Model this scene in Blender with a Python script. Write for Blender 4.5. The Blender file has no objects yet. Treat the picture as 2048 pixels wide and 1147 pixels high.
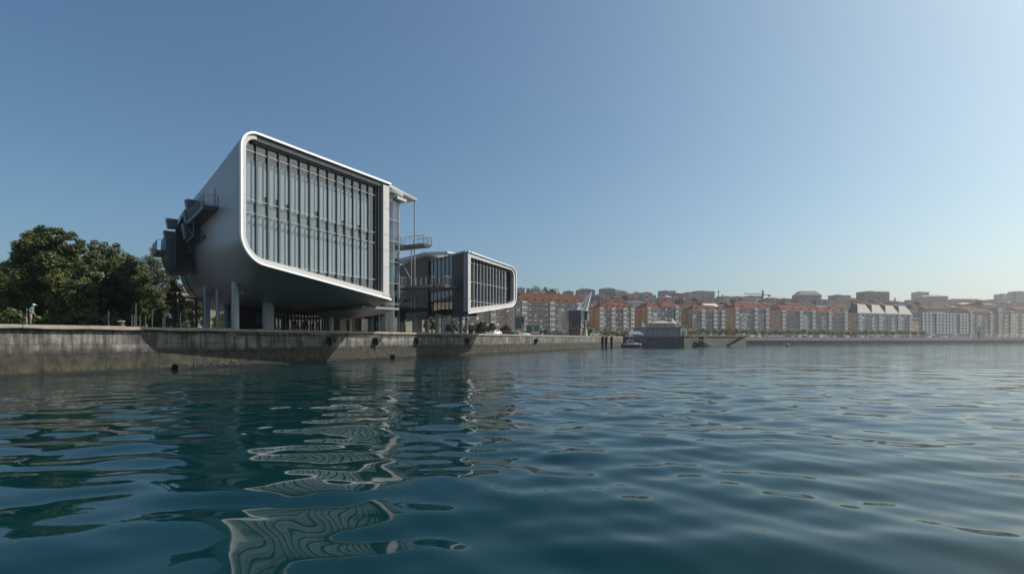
import bpy, bmesh, math, random
import numpy as np
from mathutils import Vector, Matrix

random.seed(7); rng = np.random.default_rng(7)
S = bpy.context.scene
COL = S.collection
R = math.radians

# ------------------------------------------------------------------ camera, sky, sun, exposure
HOR = 679.0                      # horizon row in the 2048-wide photograph
cam = bpy.data.cameras.new('camera'); camo = bpy.data.objects.new('camera', cam); COL.objects.link(camo)
camo.location = (0, 0, 3.0); camo.rotation_euler = (R(90), 0, 0)
cam.sensor_width = 36; cam.lens = 18.0; cam.shift_y = (HOR - 573.5) / 2048
cam.clip_start = 0.1; cam.clip_end = 9000
S.camera = camo

SUN = Vector((8.74, 1.69, 9.0)).normalized()
w = bpy.data.worlds.new('World'); S.world = w; w.use_nodes = True
nt = w.node_tree; nt.nodes.clear()
sky = nt.nodes.new('ShaderNodeTexSky'); sky.sky_type = 'NISHITA'; sky.sun_disc = False
sky.sun_elevation = math.asin(SUN.z); sky.sun_rotation = math.atan2(SUN.x, SUN.y)
sky.altitude = 0; sky.air_density = 0.8; sky.dust_density = 2.4; sky.ozone_density = 0.8
bg = nt.nodes.new('ShaderNodeBackground'); bg.inputs['Strength'].default_value = 0.094
wo = nt.nodes.new('ShaderNodeOutputWorld')
# the photograph's polarised, contrasty rendering of the sky: one even curve and white balance over the whole dome
SKYG, SKYT = (1.14, 1.05, 0.92), (0.85, 1.07, 1.09)
sp_ = nt.nodes.new('ShaderNodeSeparateColor'); cb_ = nt.nodes.new('ShaderNodeCombineColor'); nt.links.new(sky.outputs[0], sp_.inputs[0])
for k in range(3):
    q1 = nt.nodes.new('ShaderNodeMath'); q1.operation = 'MULTIPLY'; q1.inputs[1].default_value = .25
    q2 = nt.nodes.new('ShaderNodeMath'); q2.operation = 'POWER'; q2.inputs[1].default_value = SKYG[k]
    q3 = nt.nodes.new('ShaderNodeMath'); q3.operation = 'MULTIPLY'; q3.inputs[1].default_value = 4 * SKYT[k]
    nt.links.new(sp_.outputs[k], q1.inputs[0]); nt.links.new(q1.outputs[0], q2.inputs[0]); nt.links.new(q2.outputs[0], q3.inputs[0]); nt.links.new(q3.outputs[0], cb_.inputs[k])
nt.links.new(cb_.outputs[0], bg.inputs[0]); nt.links.new(bg.outputs[0], wo.inputs[0])
sl = bpy.data.lights.new('sun', 'SUN'); sl.energy = 4.9; sl.angle = R(0.5); sl.color = (1.0, 0.95, 0.89)
so = bpy.data.objects.new('sun', sl); COL.objects.link(so)
so.rotation_euler = SUN.to_track_quat('Z', 'Y').to_euler(); so.location = (60, -20, 120)
S.view_settings.view_transform = 'Standard'; S.view_settings.look = 'None'
S.view_settings.exposure = 0.28; S.view_settings.gamma = 1; S.view_settings.use_curve_mapping = False
S.render.engine = 'CYCLES'
S.cycles.max_bounces = 8; S.cycles.transparent_max_bounces = 12; S.cycles.volume_bounces = 0
S.cycles.caustics_reflective = False; S.cycles.caustics_refractive = False
S.cycles.use_denoising = True

# ------------------------------------------------------------------ frames and helpers
O = Vector((-40.4, 40.4, 0)); D = Vector((.4583, .8888, 0)); I = Vector((-.8888, .4583, 0))
ROT = math.atan2(D.y, D.x)                       # the quay frame: s along the quay edge, i inland, z up
def F(s, i, z=0.0): return O + D * s + I * i + Vector((0, 0, z))
def ray(px, Y): return (px - 1024) / 1024 * Y    # a column of the photo at a distance -> x
def hz(py, Y): return 3 + (HOR - py) * Y / 1024  # a row of the photo at a distance -> height

class MB:
    """collects faces, builds them as ONE mesh object"""
    def __init__(s): s.v = []; s.f = []; s.m = []; s.cur = 0
    def poly(s, pts):
        n = len(s.v); s.v += [tuple(p) for p in pts]; s.f.append(tuple(range(n, n + len(pts)))); s.m.append(s.cur)
    def hexa(s, b, t):
        n = len(s.v); k = len(b); s.v += [tuple(p) for p in b] + [tuple(p) for p in t]
        fs = [tuple(n + j for j in reversed(range(k))), tuple(n + k + j for j in range(k))]
        fs += [(n + j, n + (j + 1) % k, n + k + (j + 1) % k, n + k + j) for j in range(k)]
        s.f += fs; s.m += [s.cur] * len(fs)
    def box(s, x0, x1, y0, y1, z0, z1):
        s.hexa([(x0, y0, z0), (x1, y0, z0), (x1, y1, z0), (x0, y1, z0)], [(x0, y0, z1), (x1, y0, z1), (x1, y1, z1), (x0, y1, z1)])
    def prism(s, poly, z0, z1): s.hexa([(x, y, z0) for x, y in poly], [(x, y, z1) for x, y in poly])
    def prismy(s, poly, y0, y1):          # polygon in x,z swept along y
        s.hexa([(x, y1, z) for x, z in poly], [(x, y0, z) for x, z in poly])
    def beam(s, p, q, wd, ht=None, up=(0, 0, 1)):
        p, q = Vector(p), Vector(q); d = (q - p).normalized(); u = Vector(up)
        if abs(d.dot(u)) > .98: u = Vector((1, 0, 0))
        a = d.cross(u).normalized() * wd / 2; b = a.cross(d).normalized() * (ht or wd) / 2
        s.hexa([p - a - b, p + a - b, p + a + b, p - a + b], [q - a - b, q + a - b, q + a + b, q - a + b])
    def tube(s, pts, rads, n=10, cap=True):
        pts = [Vector(p) for p in pts]; base = len(s.v)
        if not hasattr(rads, '__len__'): rads = [rads] * len(pts)
        for k, p in enumerate(pts):
            d = (pts[min(k + 1, len(pts) - 1)] - pts[max(k - 1, 0)]).normalized()
            u = Vector((0, 0, 1)) if abs(d.z) < .9 else Vector((1, 0, 0))
            a = d.cross(u).normalized(); b = d.cross(a)
            for j in range(n):
                t = 2 * math.pi * j / n; s.v.append(tuple(p + (a * math.cos(t) + b * math.sin(t)) * rads[k]))
        for k in range(len(pts) - 1):
            for j in range(n):
                s.f.append((base + k * n + j, base + k * n + (j + 1) % n, base + (k + 1) * n + (j + 1) % n, base + (k + 1) * n + j)); s.m.append(s.cur)
        if cap:
            s.f.append(tuple(base + j for j in range(n))); s.m.append(s.cur)
            e = base + (len(pts) - 1) * n; s.f.append(tuple(e + j for j in reversed(range(n)))); s.m.append(s.cur)
    def loft(s, rings, close=False):
        base = len(s.v); k = len(rings[0])
        for r in rings: s.v += [tuple(p) for p in r]
        for a in range(len(rings) - 1):
            for j in range(k if close else k - 1):
                s.f.append((base + a * k + j, base + a * k + (j + 1) % k, base + (a + 1) * k + (j + 1) % k, base + (a + 1) * k + j)); s.m.append(s.cur)
    def mesh(s, name, mats, off=(0, 0, 0), smooth=False, fix=True):
        me = bpy.data.meshes.new(name); o = Vector(off)
        me.from_pydata([(x - o.x, y - o.y, z - o.z) for x, y, z in s.v], [], s.f)
        for m in (mats if isinstance(mats, (list, tuple)) else [mats]): me.materials.append(m)
        if isinstance(mats, (list, tuple)): me.polygons.foreach_set('material_index', s.m)
        if fix:
            bm = bmesh.new(); bm.from_mesh(me); bmesh.ops.recalc_face_normals(bm, faces=bm.faces); bm.to_mesh(me); bm.free()
        if smooth:
            me.polygons.foreach_set('use_smooth', [True] * len(me.polygons))
            if smooth != 'all': me.set_sharp_from_angle(angle=R(40))
        me.update(); return me
    def build(s, name, mats, parent=None, off=(0, 0, 0), smooth=False, fix=True, **kw):
        return place(name, s.mesh(name, mats, off, smooth, fix), parent, **kw)

def place(name, me, parent=None, loc=(0, 0, 0), rotz=0, label=None, cat=None, group=None, kind=None, scale=None):
    o = bpy.data.objects.new(name, me); COL.objects.link(o); o.parent = parent
    o.location = loc; o.rotation_euler = (0, 0, rotz)
    if scale: o.scale = scale
    if label: o['label'] = label
    if cat: o['category'] = cat
    if group: o['group'] = group
    if kind: o['kind'] = kind
    return o
def thing(name, label, cat, loc=(0, 0, 0), rotz=0, group=None): return place(name, None, None, loc, rotz, label, cat, group)
def copy_tree(o, parent=None):
    c = o.copy(); COL.objects.link(c); c.parent = parent
    for ch in list(o.children): copy_tree(ch, c)
    return c

# ------------------------------------------------------------------ materials
def mat(name, col, rough=.6, metal=0., var=.0, scale=2., bump=0., bscale=20., spec=.5, stretch=(1, 1, 1), col2=None):
    m = bpy.data.materials.new(name); m.use_nodes = True; n = m.node_tree; b = n.nodes['Principled BSDF']
    b.inputs['Base Color'].default_value = (*col, 1); b.inputs['Roughness'].default_value = rough
    b.inputs['Metallic'].default_value = metal; b.inputs['Specular IOR Level'].default_value = spec
    if var or bump or col2:
        g = n.nodes.new('ShaderNodeNewGeometry'); mp = n.nodes.new('ShaderNodeMapping'); mp.inputs['Scale'].default_value = stretch
        n.links.new(g.outputs['Position'], mp.inputs['Vector'])
        if var or col2:
            t = n.nodes.new('ShaderNodeTexNoise'); t.inputs['Scale'].default_value = scale; t.inputs['Detail'].default_value = 6; t.inputs['Roughness'].default_value = .65
            n.links.new(mp.outputs[0], t.inputs['Vector'])
            r = n.nodes.new('ShaderNodeValToRGB'); r.color_ramp.elements[0].position = .32; r.color_ramp.elements[1].position = .68
            c2 = col2 or tuple(min(1, c * (1 + var)) for c in col); c1 = col if col2 else tuple(c * (1 - var) for c in col)
            r.color_ramp.elements[0].color = (*c1, 1); r.color_ramp.elements[1].color = (*c2, 1)
            n.links.new(t.outputs[0], r.inputs[0]); n.links.new(r.outputs[0], b.inputs['Base Color'])
        if bump:
            t2 = n.nodes.new('ShaderNodeTexNoise'); t2.inputs['Scale'].default_value = bscale; t2.inputs['Detail'].default_value = 5
            bp = n.nodes.new('ShaderNodeBump'); bp.inputs['Strength'].default_value = bump; bp.inputs['Distance'].default_value = .05
            n.links.new(mp.outputs[0], t2.inputs['Vector']); n.links.new(t2.outputs[0], bp.inputs['Height']); n.links.new(bp.outputs[0], b.inputs['Normal'])
    return m

def glass_mat(name, tint, refl=1.5, base=0.0, rough=.01):
    m = bpy.data.materials.new(name); m.use_nodes = True; n = m.node_tree; n.nodes.clear()
    o = n.nodes.new('ShaderNodeOutputMaterial'); mx = n.nodes.new('ShaderNodeMixShader')
    fr = n.nodes.new('ShaderNodeFresnel'); fr.inputs['IOR'].default_value = refl
    t = n.nodes.new('ShaderNodeBsdfTransparent'); t.inputs[0].default_value = (*tint, 1)
    gl = n.nodes.new('ShaderNodeBsdfGlossy'); gl.inputs['Roughness'].default_value = rough; gl.inputs[0].default_value = (.94, .95, .96, 1)
    ad = n.nodes.new('ShaderNodeMath'); ad.operation = 'ADD'; ad.inputs[1].default_value = base; ad.use_clamp = True
    g = n.nodes.new('ShaderNodeNewGeometry'); iv = n.nodes.new('ShaderNodeMath'); iv.operation = 'SUBTRACT'; iv.inputs[0].default_value = 1; n.links.new(g.outputs['Backfacing'], iv.inputs[1])
    mu = n.nodes.new('ShaderNodeMath'); mu.operation = 'MULTIPLY'; n.links.new(iv.outputs[0], mu.inputs[1])
    n.links.new(fr.outputs[0], ad.inputs[0]); n.links.new(ad.outputs[0], mu.inputs[0]); n.links.new(mu.outputs[0], mx.inputs[0])
    n.links.new(t.outputs[0], mx.inputs[1]); n.links.new(gl.outputs[0], mx.inputs[2]); n.links.new(mx.outputs[0], o.inputs[0])
    return m

def stone_mat():
    m = bpy.data.materials.new('quay_stone'); m.use_nodes = True; n = m.node_tree; b = n.nodes['Principled BSDF']; L = n.links.new
    N = lambda t: n.nodes.new(t)
    g = N('ShaderNodeNewGeometry'); sx = N('ShaderNodeSeparateXYZ'); L(g.outputs['Position'], sx.inputs[0])
    def noise(sc, st, det=6, dist=0.):
        mp = N('ShaderNodeMapping'); mp.inputs['Scale'].default_value = st; L(g.outputs['Position'], mp.inputs['Vector'])
        t = N('ShaderNodeTexNoise'); t.inputs['Scale'].default_value = sc; t.inputs['Detail'].default_value = det; t.inputs['Roughness'].default_value = .65; t.inputs['Distortion'].default_value = dist
        L(mp.outputs[0], t.inputs['Vector']); return t.outputs[0]
    def ramp(x, a, c1, bb, c2):
        r = N('ShaderNodeValToRGB'); e = r.color_ramp.elements; e[0].position = a; e[1].position = bb; e[0].color = (*c1, 1); e[1].color = (*c2, 1); L(x, r.inputs[0]); return r.outputs[0]
    def mix(f, a, bb, mode='MIX'):
        x = N('ShaderNodeMix'); x.data_type = 'RGBA'; x.blend_type = mode
        if isinstance(f, float): x.inputs[0].default_value = f
        else: L(f, x.inputs[0])
        for v, k in ((a, 6), (bb, 7)):
            if isinstance(v, tuple): x.inputs[k].default_value = (*v, 1)
            else: L(v, x.inputs[k])
        return x.outputs[2]
    def maprange(x, a, bb):
        r = N('ShaderNodeMapRange'); r.inputs[1].default_value = a; r.inputs[2].default_value = bb; L(x, r.inputs[0]); return r.outputs[0]
    patch = ramp(noise(.55, (1, 1, 1.6)), .3, (.075, .073, .069), .70, (.30, .288, .268))
    blockv = N('ShaderNodeObjectInfo')
    tone = ramp(blockv.outputs['Random'], 0., (.72, .72, .72), 1., (1.12, 1.10, 1.06))
    c = mix(1.0, patch, tone, 'MULTIPLY')
    streak = ramp(noise(1.0, (1.7, 1.7, .16), 7), .41, (.20, .19, .175), .56, (1, 1, 1))
    c = mix(.85, c, streak, 'MULTIPLY')
    fine = ramp(noise(9, (1, 1, .6), 5), .3, (.7, .7, .7), .7, (1.15, 1.15, 1.15)); c = mix(.8, c, fine, 'MULTIPLY')
    rust = ramp(noise(.8, (1.2, 1.2, .35), 5), .62, (0, 0, 0), .78, (1, 1, 1)); 
    c = mix(rust, c, mix(.5, c, (.16, .10, .05)))
    # the tidal band: dark algae below about two metres, its edge broken up
    edge = N('ShaderNodeMath'); edge.operation = 'MULTIPLY_ADD'; L(noise(1.2, (1, 1, .5), 5), edge.inputs[0]); edge.inputs[1].default_value = 1.1; L(sx.outputs['Z'], edge.inputs[2])
    wet = maprange(edge.outputs[0], 2.95, 2.45)
    alg = ramp(noise(1.3, (1.2, 1.2, .5), 7), .34, (.007, .007, .006), .66, (.060, .056, .044))
    c = mix(wet, c, alg)
    low = maprange(edge.outputs[0], 1.9, .9); grn = ramp(noise(1.6, (1, 1, .6), 7), .38, (.008, .008, .005), .62, (.075, .070, .036))
    c = mix(low, c, grn)
    base = maprange(sx.outputs['Z'], .42, .15); c = mix(base, c, (.012, .012, .010))
    L(c, b.inputs['Base Color']); b.inputs['Roughness'].default_value = .85
    bp = N('ShaderNodeBump'); bp.inputs['Strength'].default_value = .7; bp.inputs['Distance'].default_value = .06
    L(noise(5, (1, 1, 1), 8), bp.inputs['Height']); L(bp.outputs[0], b.inputs['Normal'])
    return m

def water_mat():
    m = bpy.data.materials.new('sea_water'); m.use_nodes = True; n = m.node_tree; b = n.nodes['Principled BSDF']; L = n.links.new
    b.inputs['Base Color'].default_value = (.0003, .0175, .0205, 1); b.inputs['Roughness'].default_value = .035; b.inputs['IOR'].default_value = 1.333; b.inputs['Specular IOR Level'].default_value = .40
    g = n.nodes.new('ShaderNodeNewGeometry'); mp = n.nodes.new('ShaderNodeMapping'); mp.inputs['Scale'].default_value = (.55, 1.25, 1); mp.inputs['Rotation'].default_value = (0, 0, .12)
    L(g.outputs['Position'], mp.inputs['Vector'])
    t = n.nodes.new('ShaderNodeTexNoise'); t.inputs['Scale'].default_value = 1.5; t.inputs['Detail'].default_value = 3; t.inputs['Roughness'].default_value = .5
    L(mp.outputs[0], t.inputs['Vector'])
    # ripples only where the wind ruffles the open water
    t2 = n.nodes.new('ShaderNodeTexNoise'); t2.inputs['Scale'].default_value = .03; L(g.outputs['Position'], t2.inputs['Vector'])
    bp = n.nodes.new('ShaderNodeBump'); bp.inputs['Distance'].default_value = .05; bp.inputs['Strength'].default_value = .8
    mu = n.nodes.new('ShaderNodeMath'); mu.operation = 'MULTIPLY'; L(t.outputs[0], mu.inputs[0]); L(t2.outputs[0], mu.inputs[1])
    sx = n.nodes.new('ShaderNodeSeparateXYZ'); L(g.outputs['Position'], sx.inputs[0])   # the open harbour is more ruffled than the near, sheltered water
    mr = n.nodes.new('ShaderNodeMapRange'); mr.interpolation_type = 'SMOOTHSTEP'; mr.inputs[1].default_value = 14; mr.inputs[2].default_value = 90; mr.inputs[3].default_value = .12; mr.inputs[4].default_value = 4.0; L(sx.outputs['Y'], mr.inputs[0])
    m2 = n.nodes.new('ShaderNodeMath'); m2.operation = 'MULTIPLY'; L(mu.outputs[0], m2.inputs[0]); L(mr.outputs[0], m2.inputs[1])
    L(m2.outputs[0], bp.inputs['Height']); L(bp.outputs[0], b.inputs['Normal'])
    return m

M = {}
M['stone'] = stone_mat()
M['water'] = water_mat()
M['paving'] = mat('paving', (.30, .27, .23), .85, var=.2, scale=.6, bump=.2)
M['shell'] = mat('pale_ceramic', (.27, .27, .27), .36, var=.05, scale=.35, bump=.12, bscale=9)
M['rim'] = mat('white_metal', (.82, .82, .80), .35, var=.03, scale=.8)
M['frame'] = mat('light_grey_panel', (.42, .42, .41), .5, var=.05, scale=.5)
M['dark_metal'] = mat('dark_metal', (.05, .058, .058), .45, var=.2, scale=2)
M['grey_metal'] = mat('grey_metal', (.22, .23, .235), .45, .3, var=.12, scale=2)
M['steel'] = mat('steel', (.30, .31, .31), .45, .4, var=.08, scale=3)
M['black'] = mat('black_cladding', (.008, .010, .013), .6, var=.2, scale=2)
M['teal_grey'] = mat('blue_grey_metal', (.065, .085, .098), .5, .2, var=.15, scale=1)
M['cladding'] = mat('charcoal_cladding', (.075, .073, .075), .6, var=.12, scale=1.2, stretch=(3, 3, .3))
M['blind'] = mat('white_blind', (.80, .80, .79), .8, var=.04, scale=.7)
M['interior'] = mat('interior_wall', (.30, .315, .325), .8, var=.08, scale=.4)
M['brown_soffit'] = mat('bronze_soffit', (.10, .075, .06), .6, var=.15, scale=1)
M['transom'] = mat('pale_metal_bar', (.42, .43, .43), .35, .2)
M['glass'] = glass_mat('clear_glass', (.72, .78, .815), 1.5, .08)
M['glass_dark'] = glass_mat('dim_glass', (.30, .38, .41), 1.6, .06)
M['glass_shaft'] = glass_mat('blue_glass', (.32, .45, .50), 1.6, .08)
M['rail_glass'] = glass_mat('rail_glass', (.80, .86, .87), 1.45, .02)
M['concrete'] = mat('concrete', (.36, .36, .345), .75, var=.12, scale=.9, bump=.2)
M['cream'] = mat('cream_render', (.44, .41, .32), .8, var=.08, scale=1)
M['wood_post'] = mat('weathered_wood', (.34, .27, .20), .8, var=.25, scale=6, stretch=(1, 1, .2))
M['rubber'] = mat('black_rubber', (.012, .012, .012), .8, var=.3, scale=5)
M['rust'] = mat('rusty_iron', (.13, .06, .035), .8, var=.35, scale=6, bump=.3)
M['bark'] = mat('bark', (.055, .045, .035), .9, var=.3, scale=4, bump=.5, stretch=(1, 1, .3))

# ------------------------------------------------------------------ water: one real, waved surface round the camera
def build_water():
    rr = [0.0]; r = 2.2
    while r < 1900: rr.append(r); r *= 1.0073
    rr.append(2100.0); rr = np.array(rr)
    front = np.linspace(R(-56), R(56), 560); back = np.linspace(R(56), R(304), 40)[1:-1]
    an = np.concatenate([front, back]); na = len(an)
    RR, AA = np.meshgrid(rr, an, indexing='ij'); X = RR * np.sin(AA); Y = RR * np.cos(AA); Z = np.zeros_like(X)
    sp = np.maximum(RR * .0073, RR * R(112) / 560); sp[:, 560:] = np.maximum(RR * R(6.3), .01)[:, 560:]
    g = np.random.default_rng(11)
    for k in range(84):
        lam = math.exp(g.uniform(math.log(.75), math.log(9.0))); th = g.normal(R(-98), R(27))
        kx, ky = math.cos(th) * 2 * math.pi / lam, math.sin(th) * 2 * math.pi / lam
        slope = .0118 * (1.30 if lam < 2.6 else 1.0 if lam < 4 else .75) ; a = slope * lam / (2 * math.pi) * g.uniform(.5, 1.5)
        fade = np.clip((lam / sp - 3.0) / 3.0, 0, 1)
        # each train comes and goes over the surface
        lg = lam * g.uniform(5, 11); p1, p2, tt = g.uniform(0, 6.28), g.uniform(0, 6.28), g.uniform(0, 3.14)
        env = .5 + .5 * np.sin((X * math.cos(tt) + Y * math.sin(tt)) / lg + p1) * np.sin((Y * math.cos(tt) - X * math.sin(tt)) / lg * 1.3 + p2)
        ph = g.uniform(0, 6.28)
        wv = np.sin(kx * X + ky * Y + ph + .8 * np.sin((X + .6 * Y) / (lam * 3.1) + p1))
        Z += a * fade * env * wv * 1.35
    V = np.stack([X, Y, Z], -1).reshape(-1, 3)
    nr = len(rr); i0 = np.arange(1, nr - 1)[:, None] * na; j = np.arange(na)[None, :]; jn = (j + 1) % na
    Q = np.stack([i0 + j, i0 + na + j, i0 + na + jn, i0 + jn], -1).reshape(-1, 4)
    T = np.stack([np.zeros(na, int), na + np.arange(na), na + (np.arange(na) + 1) % na], -1)
    me = bpy.data.meshes.new('water'); me.vertices.add(len(V)); me.vertices.foreach_set('co', V.ravel())
    nl = len(Q) * 4 + len(T) * 3; me.loops.add(nl); me.loops.foreach_set('vertex_index', np.concatenate([Q.ravel(), T.ravel()]))
    me.polygons.add(len(Q) + len(T))
    ls = np.concatenate([np.arange(len(Q)) * 4, len(Q) * 4 + np.arange(len(T)) * 3]); me.polygons.foreach_set('loop_start', ls)
    me.polygons.foreach_set('use_smooth', np.ones(len(Q) + len(T), bool))
    me.update(calc_edges=True); me.validate(); me.materials.append(M['water'])
    if me.polygons[0].normal.z < 0: me.flip_normals()
    place('water', me, kind='structure')
build_water()

# ------------------------------------------------------------------ ground, far promenade, hills
def W2(p): return (p.x, p.y)
def build_ground():
    near = [W2(F(-140, .5)), W2(F(184.6, .5)), W2(F(184.6, 34)), (40, 229), (47, 216), (71.5, 214.6), (110, 247.5), (153, 343), (275, 406), (430, 480), (900, 657), (1500, 905), (1500, 1700), (-1300, 1700), (-1300, 300)]
    m = MB(); m.poly([(x, y, 4.246) for x, y in near]); m.build('ground', M['paving'], kind='structure')
build_ground()

def terrain(x, y):
    # flat town by the water, then a long hill behind it
    d = (y - 340) - .41 * (x - 68)                       # metres behind the waterfront row
    h = max(0, d - 45) * .155
    h = 62 * (1 - math.exp(-h / 62)) * 1.18
    h += 5 * math.sin(x * .013 + 1) * min(1, max(0, d - 60) / 120) + 3 * math.sin(x * .031 + y * .017) * min(1, max(0, d - 60) / 120)
    return 4.3 + max(0, h)
def build_hills():
    xs = np.linspace(-500, 1500, 90); ys = np.linspace(300, 1600, 70); m = MB()
    for y in ys:
        for x in xs: m.v.append((x, y, terrain(x, y) - .4))
    nx = len(xs)
    for b in range(len(ys) - 1):
        for a in range(nx - 1):
            if (ys[b] - 340) - .41 * (xs[a + 1] - 68) < 24: continue            # only behind the waterfront houses
            m.f.append((b * nx + a, b * nx + a + 1, (b + 1) * nx + a + 1, (b + 1) * nx + a)); m.m.append(0)
    m.build('hills', mat('hill_ground', (.06, .07, .035), .95, var=.3, scale=.06, col2=(.16, .14, .09)), kind='structure', smooth='all')
build_hills()

# ------------------------------------------------------------------ the quay wall: coping stones and courses of blocks
def build_quay():
    root = thing('quay_wall', 'long stained stone harbour wall with dark tidal band below the waterside gallery', 'quay wall', F(0, 0, 0), ROT)
    g = random.Random(3)
    core = MB(); core.box(-140, 92, .12, 1.4, -2.5, 4.0); core.box(92, 184.6, 0, 1.4, -2.5, 4.0); core.box(183.2, 184.6, 1.4, 34, -2.5, 4.0)
    core.box(92, 184.6, -.06, .05, -2.4, 1.9); core.box(-140, -14.1, 0, .12, -2.4, 4)
    core.build('core', M['stone'], root)
    courses = [(3.48, 3.92, .10, 2.6), (2.62, 3.46, .02, 2.9), (1.72, 2.60, .0, 3.3), (-1.6, 1.70, -.09, 4.2)]
    for z0, z1, y, wd in courses:
        x = -14.0
        while x < 91.5:
            L = wd * g.uniform(.75, 1.25); x1 = min(x + L, 92); m = MB(); j = .012
            dy = y + g.uniform(-.018, .014)
            a = [(x + j, dy), (x1 - j, dy + g.uniform(-.01, .01)), (x1 - j, .35), (x + j, .35)]
            e = .018
            b = [(x + j + e, dy + e), (x1 - j - e, dy + e), (x1 - j - e, .33), (x + j + e, .33)]
            m.hexa([(p, q, z0 + .008) for p, q in a], [(p, q, z1 - .025) for p, q in a]); 
            m.hexa([(p, q, z1 - .025) for p, q in a], [(p, q, z1 - .006) for p, q in b])
            c = ((x + x1) / 2, dy, z0)
            m.build('stone_block', M['stone'], root, off=c, loc=c); x = x1
    x = -14.0
    while x < 92:
        L = 2.4 * g.uniform(.8, 1.25); x1 = min(x + L, 92.0); dz = g.uniform(-.035, .03)
        m = MB(); j = .009; y0 = -.10 + g.uniform(-.03, .025)
        m.hexa([(x + j, y0, 3.93), (x1 - j, y0, 3.93), (x1 - j, 1.5, 3.93), (x + j, 1.5, 3.93)], [(x + j, y0 + .015, 4.25 + dz), (x1 - j, y0 + .015, 4.25 + dz), (x1 - j, 1.5, 4.255), (x + j, 1.5, 4.255)])
        c = ((x + x1) / 2, 0, 4.0); m.build('coping_stone', M['coping'], root, off=c, loc=c); x = x1
    m = MB(); m.box(92, 184.7, -.1, 1.5, 3.93, 4.26); m.box(183.2, 184.7, 1.5, 34, 3.93, 4.26); m.box(-140, -14.05, -.1, 1.5, 3.93, 4.25); m.build('coping', M['coping'], root)
    # lighter salt streak ledge along the tide line and mussels at the foot
    m = MB()
    for k in range(2600):
        z = abs(g.gauss(0, .28)) + .12
        if g.random() < .5: s = g.gauss(23, 4)
        else: s = g.choice([g.uniform(28, 75), g.uniform(30, 48), g.uniform(40, 60)])
        if s < -13 or s > 91: continue
        r = g.uniform(.03, .085); q = Vector((s, -.10 - r * .3, z))
        b = [(q.x - r, q.y, q.z), (q.x, q.y - r, q.z - r * .5), (q.x + r, q.y, q.z), (q.x, q.y, q.z + r)]
        n = len(m.v); m.v += b; m.f += [(n, n + 1, n + 3), (n + 1, n + 2, n + 3), (n, n + 2, n + 1)]; m.cur = 0
        c = 0 if g.random() < .72 else 1; m.m += [c] * 3
    m.build('mussels', [M['mussel'], M['barnacle']], root, fix=False, kind='stuff')
M['coping'] = mat('coping_stone', (.27, .235, .19), .85, var=.22, scale=1.2, bump=.3, bscale=6)
M['mussel'] = mat('mussel_shell', (.02, .02, .022), .5)
M['barnacle'] = mat('barnacle_crust', (.10, .098, .088), .8)
build_quay()
def cable(pts, label, name='cable', r=.035):
    m = MB(); m.tube(pts, r, 6); b = F(pts[0][0], pts[0][1], pts[0][2])
    m.build(name, M['rubber'], None, off=pts[0], loc=b, rotz=ROT, label=label, cat='cable')
g = random.Random(5)
pts = []; s = -14.0
while s < 19: pts.append((s, -.15, 3.90 + .03 * math.sin(s * 1.3) + g.uniform(-.015, .015) - (.12 * max(0, math.sin((s - 12) * .7)) if s > 12 else 0))); s += .8
cable(pts, 'thick black cable slung under the coping on the sunlit wall', r=.07)
pts = [(20 + k * 1.0, -.15, 3.62 + .06 * math.sin(k * .9) + g.uniform(-.02, .02)) for k in range(48)]
cable(pts, 'dark cable running along the shaded wall below the gallery', r=.05)
# fender blocks that stick out of the wall
for s_, z_, lab in [(33.5, 3.05, 'dark timber fender block on the wall in the gallery shadow'), (42.6, 3.0, 'dark fender block between the two shadows on the sunlit wall'), (52.6, 3.05, 'fender block where the smaller wing shadow begins'),
                    (68.5, 3.0, 'fender block near the end of the smaller wing shadow'), (101, 2.95, 'fender block with a pale cap below the teal kiosk'), (13.5, .25, 'low black timber stub at the waterline of the sunlit wall'),
                    (46.5, .35, 'low dark stub at the waterline in the narrow shadow strip')]:
    t = thing('wall_fender', lab, 'fender', F(s_, -.1, z_), ROT, 'fender blocks on the quay wall')
    m = MB(); m.hexa([(-.4, -.75, -.35), (.4, -.7, -.35), (.45, .05, -.45), (-.45, .05, -.45)], [(-.42, -.7, .2), (.42, -.75, .25), (.5, .05, .35), (-.5, .05, .35)]); m.build('block', M['rubber'], t)
    m = MB(); m.box(-.55, .55, -.14, .02, -.5, -.38); m.box(-.1, .1, -.5, .02, -.9, -.36); m.build('bracket', M['rust'], t)
    if s_ == 101:
        m = MB(); m.box(-.1, .75, -.8, -.1, .26, .4); m.build('cap', M['frame'], t)

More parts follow.
